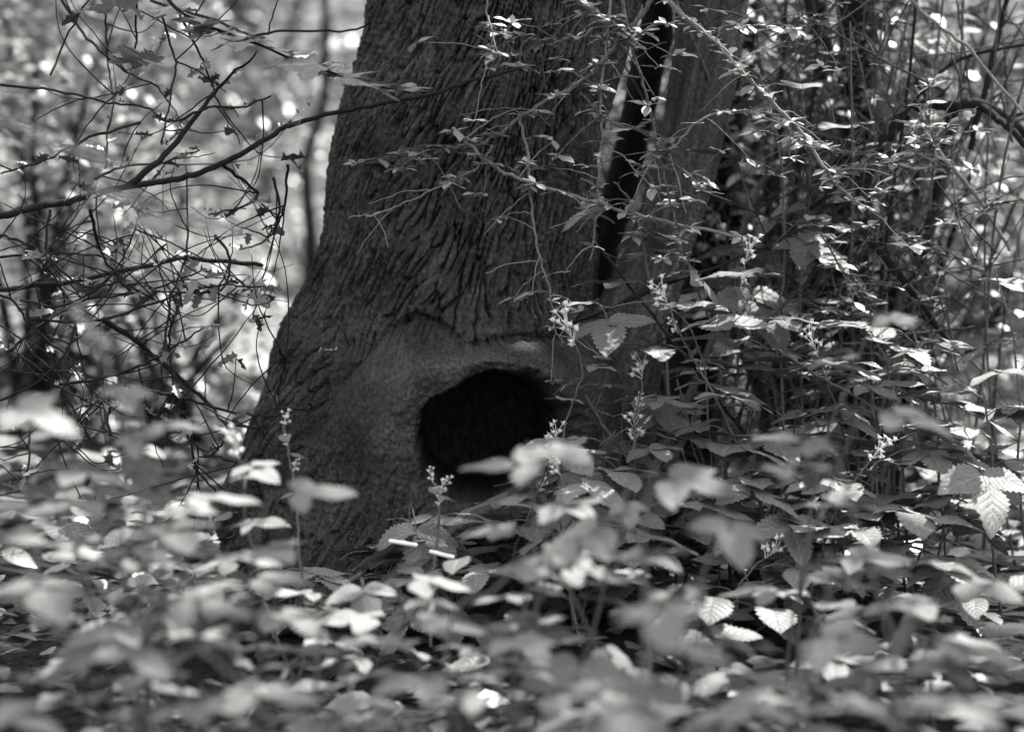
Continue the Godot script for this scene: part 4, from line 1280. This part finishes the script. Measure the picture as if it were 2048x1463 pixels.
	for w in rows:
		shoot_to(w[0], w[1], w[2], w[3], w[4], w[5], w[6], w[7], w[8], w[9], w[10])

# ------------------------------------------------------------------ small things
func build_small() -> void:
	for w in [["short white cut stick at the root beside the upright round leaf", [780, 1081], [832, 1090]], ["second white cut stick, lower and nearer the lacy leaf", [861, 1102], [905, 1114]]]:
		var a := at(w[1][0], w[1][1], 0.66)
		var b := at(w[2][0], w[2][1], 0.70)
		var sh := Shape.new()
		sh.tube([Vector3.ZERO, (b - a) * 0.5, b - a], [0.0028, 0.0030, 0.0028], 8)
		var o := MeshInstance3D.new()
		o.name = numbered("white_stick")
		o.mesh = sh.made()
		o.set_surface_override_material(0, M.cut_wood)
		o.position = a
		add_child(o)
		tag(o, w[0], "stick")
	var stalks := [
		["tall hairy stalk with flower heads before the dark left root", [[612, 1210, 0.6], [600, 1120, 0.6], [592, 1000, 0.6], [580, 920, 0.6], [566, 850, 0.6]], true],
		["thin bud stalk rising before the hollow's lower sill", [[862, 1230, 0.6], [868, 1140, 0.6], [877, 1050, 0.6], [876, 1000, 0.6], [868, 965, 0.6]], true],
		["thick blurred hairy stalk leaning in the outer bramble bed", [[1790, 1310, 1.6], [1760, 1200, 1.6], [1715, 1060, 1.6], [1685, 950, 1.6], [1672, 900, 1.6]], false],
		["blurred pale stalk crossing the lower bed from the root", [[640, 1260, 1.5], [760, 1170, 1.5], [900, 1060, 1.5], [1060, 960, 1.5]], false],
		["blurred pale stalk leaning below the long blurred spray", [[900, 1250, 1.5], [1000, 1170, 1.5], [1090, 1050, 1.5]], false],
		["blurred upright pale stalk before the curled white leaf", [[1290, 1200, 1.7], [1285, 1100, 1.7], [1295, 1000, 1.7], [1310, 930, 1.7]], false],
		["thin pale stalk bent in the outer bed below the blossom specks", [[1600, 1380, 1.6], [1615, 1300, 1.6], [1650, 1210, 1.6], [1665, 1160, 1.6], [1655, 1100, 1.6]], false],
		["blurred stalk rising before the holly to a pale bud", [[290, 900, 1.6], [240, 790, 1.6], [200, 700, 1.6], [178, 655, 1.6]], true],
		["blurred pale stalk slanting up through the left bed", [[540, 1440, 1.9], [440, 1330, 1.9], [395, 1280, 1.9], [390, 1150, 1.9]], false],
	]
	for w in stalks:
		var pts := []
		for q in w[1]: pts.append(at(q[0], q[1], q[2]))
		var root: Vector3 = pts[0]
		root.y = 0.0
		pts.push_front(root)
		var o := thing("plant_stalk", w[0], "stalk", root)
		var local := []
		for p in pts: local.append(p - root)
		var c := wobble(curve(local, 6), 0.0012)
		var sh := Shape.new()
		sh.tube(c, tapered(c.size(), 0.0026, 0.0016), 6)
		for k in c.size() - 1:
			for q in 5:
				var d := Vector3(rng.randf_range(-1, 1), rng.randf_range(-0.3, 0.3), rng.randf_range(-1, 1)).normalized()
				sh.spike(c[k].lerp(c[k + 1], rng.randf()), d, 0.0003, 0.006)
		part("stem", sh.made(), M.stem, o)
		if w[2]:
			for q in 3:
				var p: Vector3 = c[c.size() - 1 - q * 4]
				part("flower_cluster", cluster_meshes[rng.randi() % 3], M.flower, o, Transform3D(facing(rng.randf() * TAU, rng.randf_range(0.0, 0.9), rng.randf_range(-0.4, 0.4)).scaled(Vector3.ONE * rng.randf_range(0.3, 0.62)), p))
			for q in 4:
				var p: Vector3 = c[c.size() - 3 - q * 3]
				part("leaf", leaflets[q], M.bramble[0], o, Transform3D(facing(q * 1.7, 0.2, 0.1).scaled(Vector3.ONE * 0.38), p))
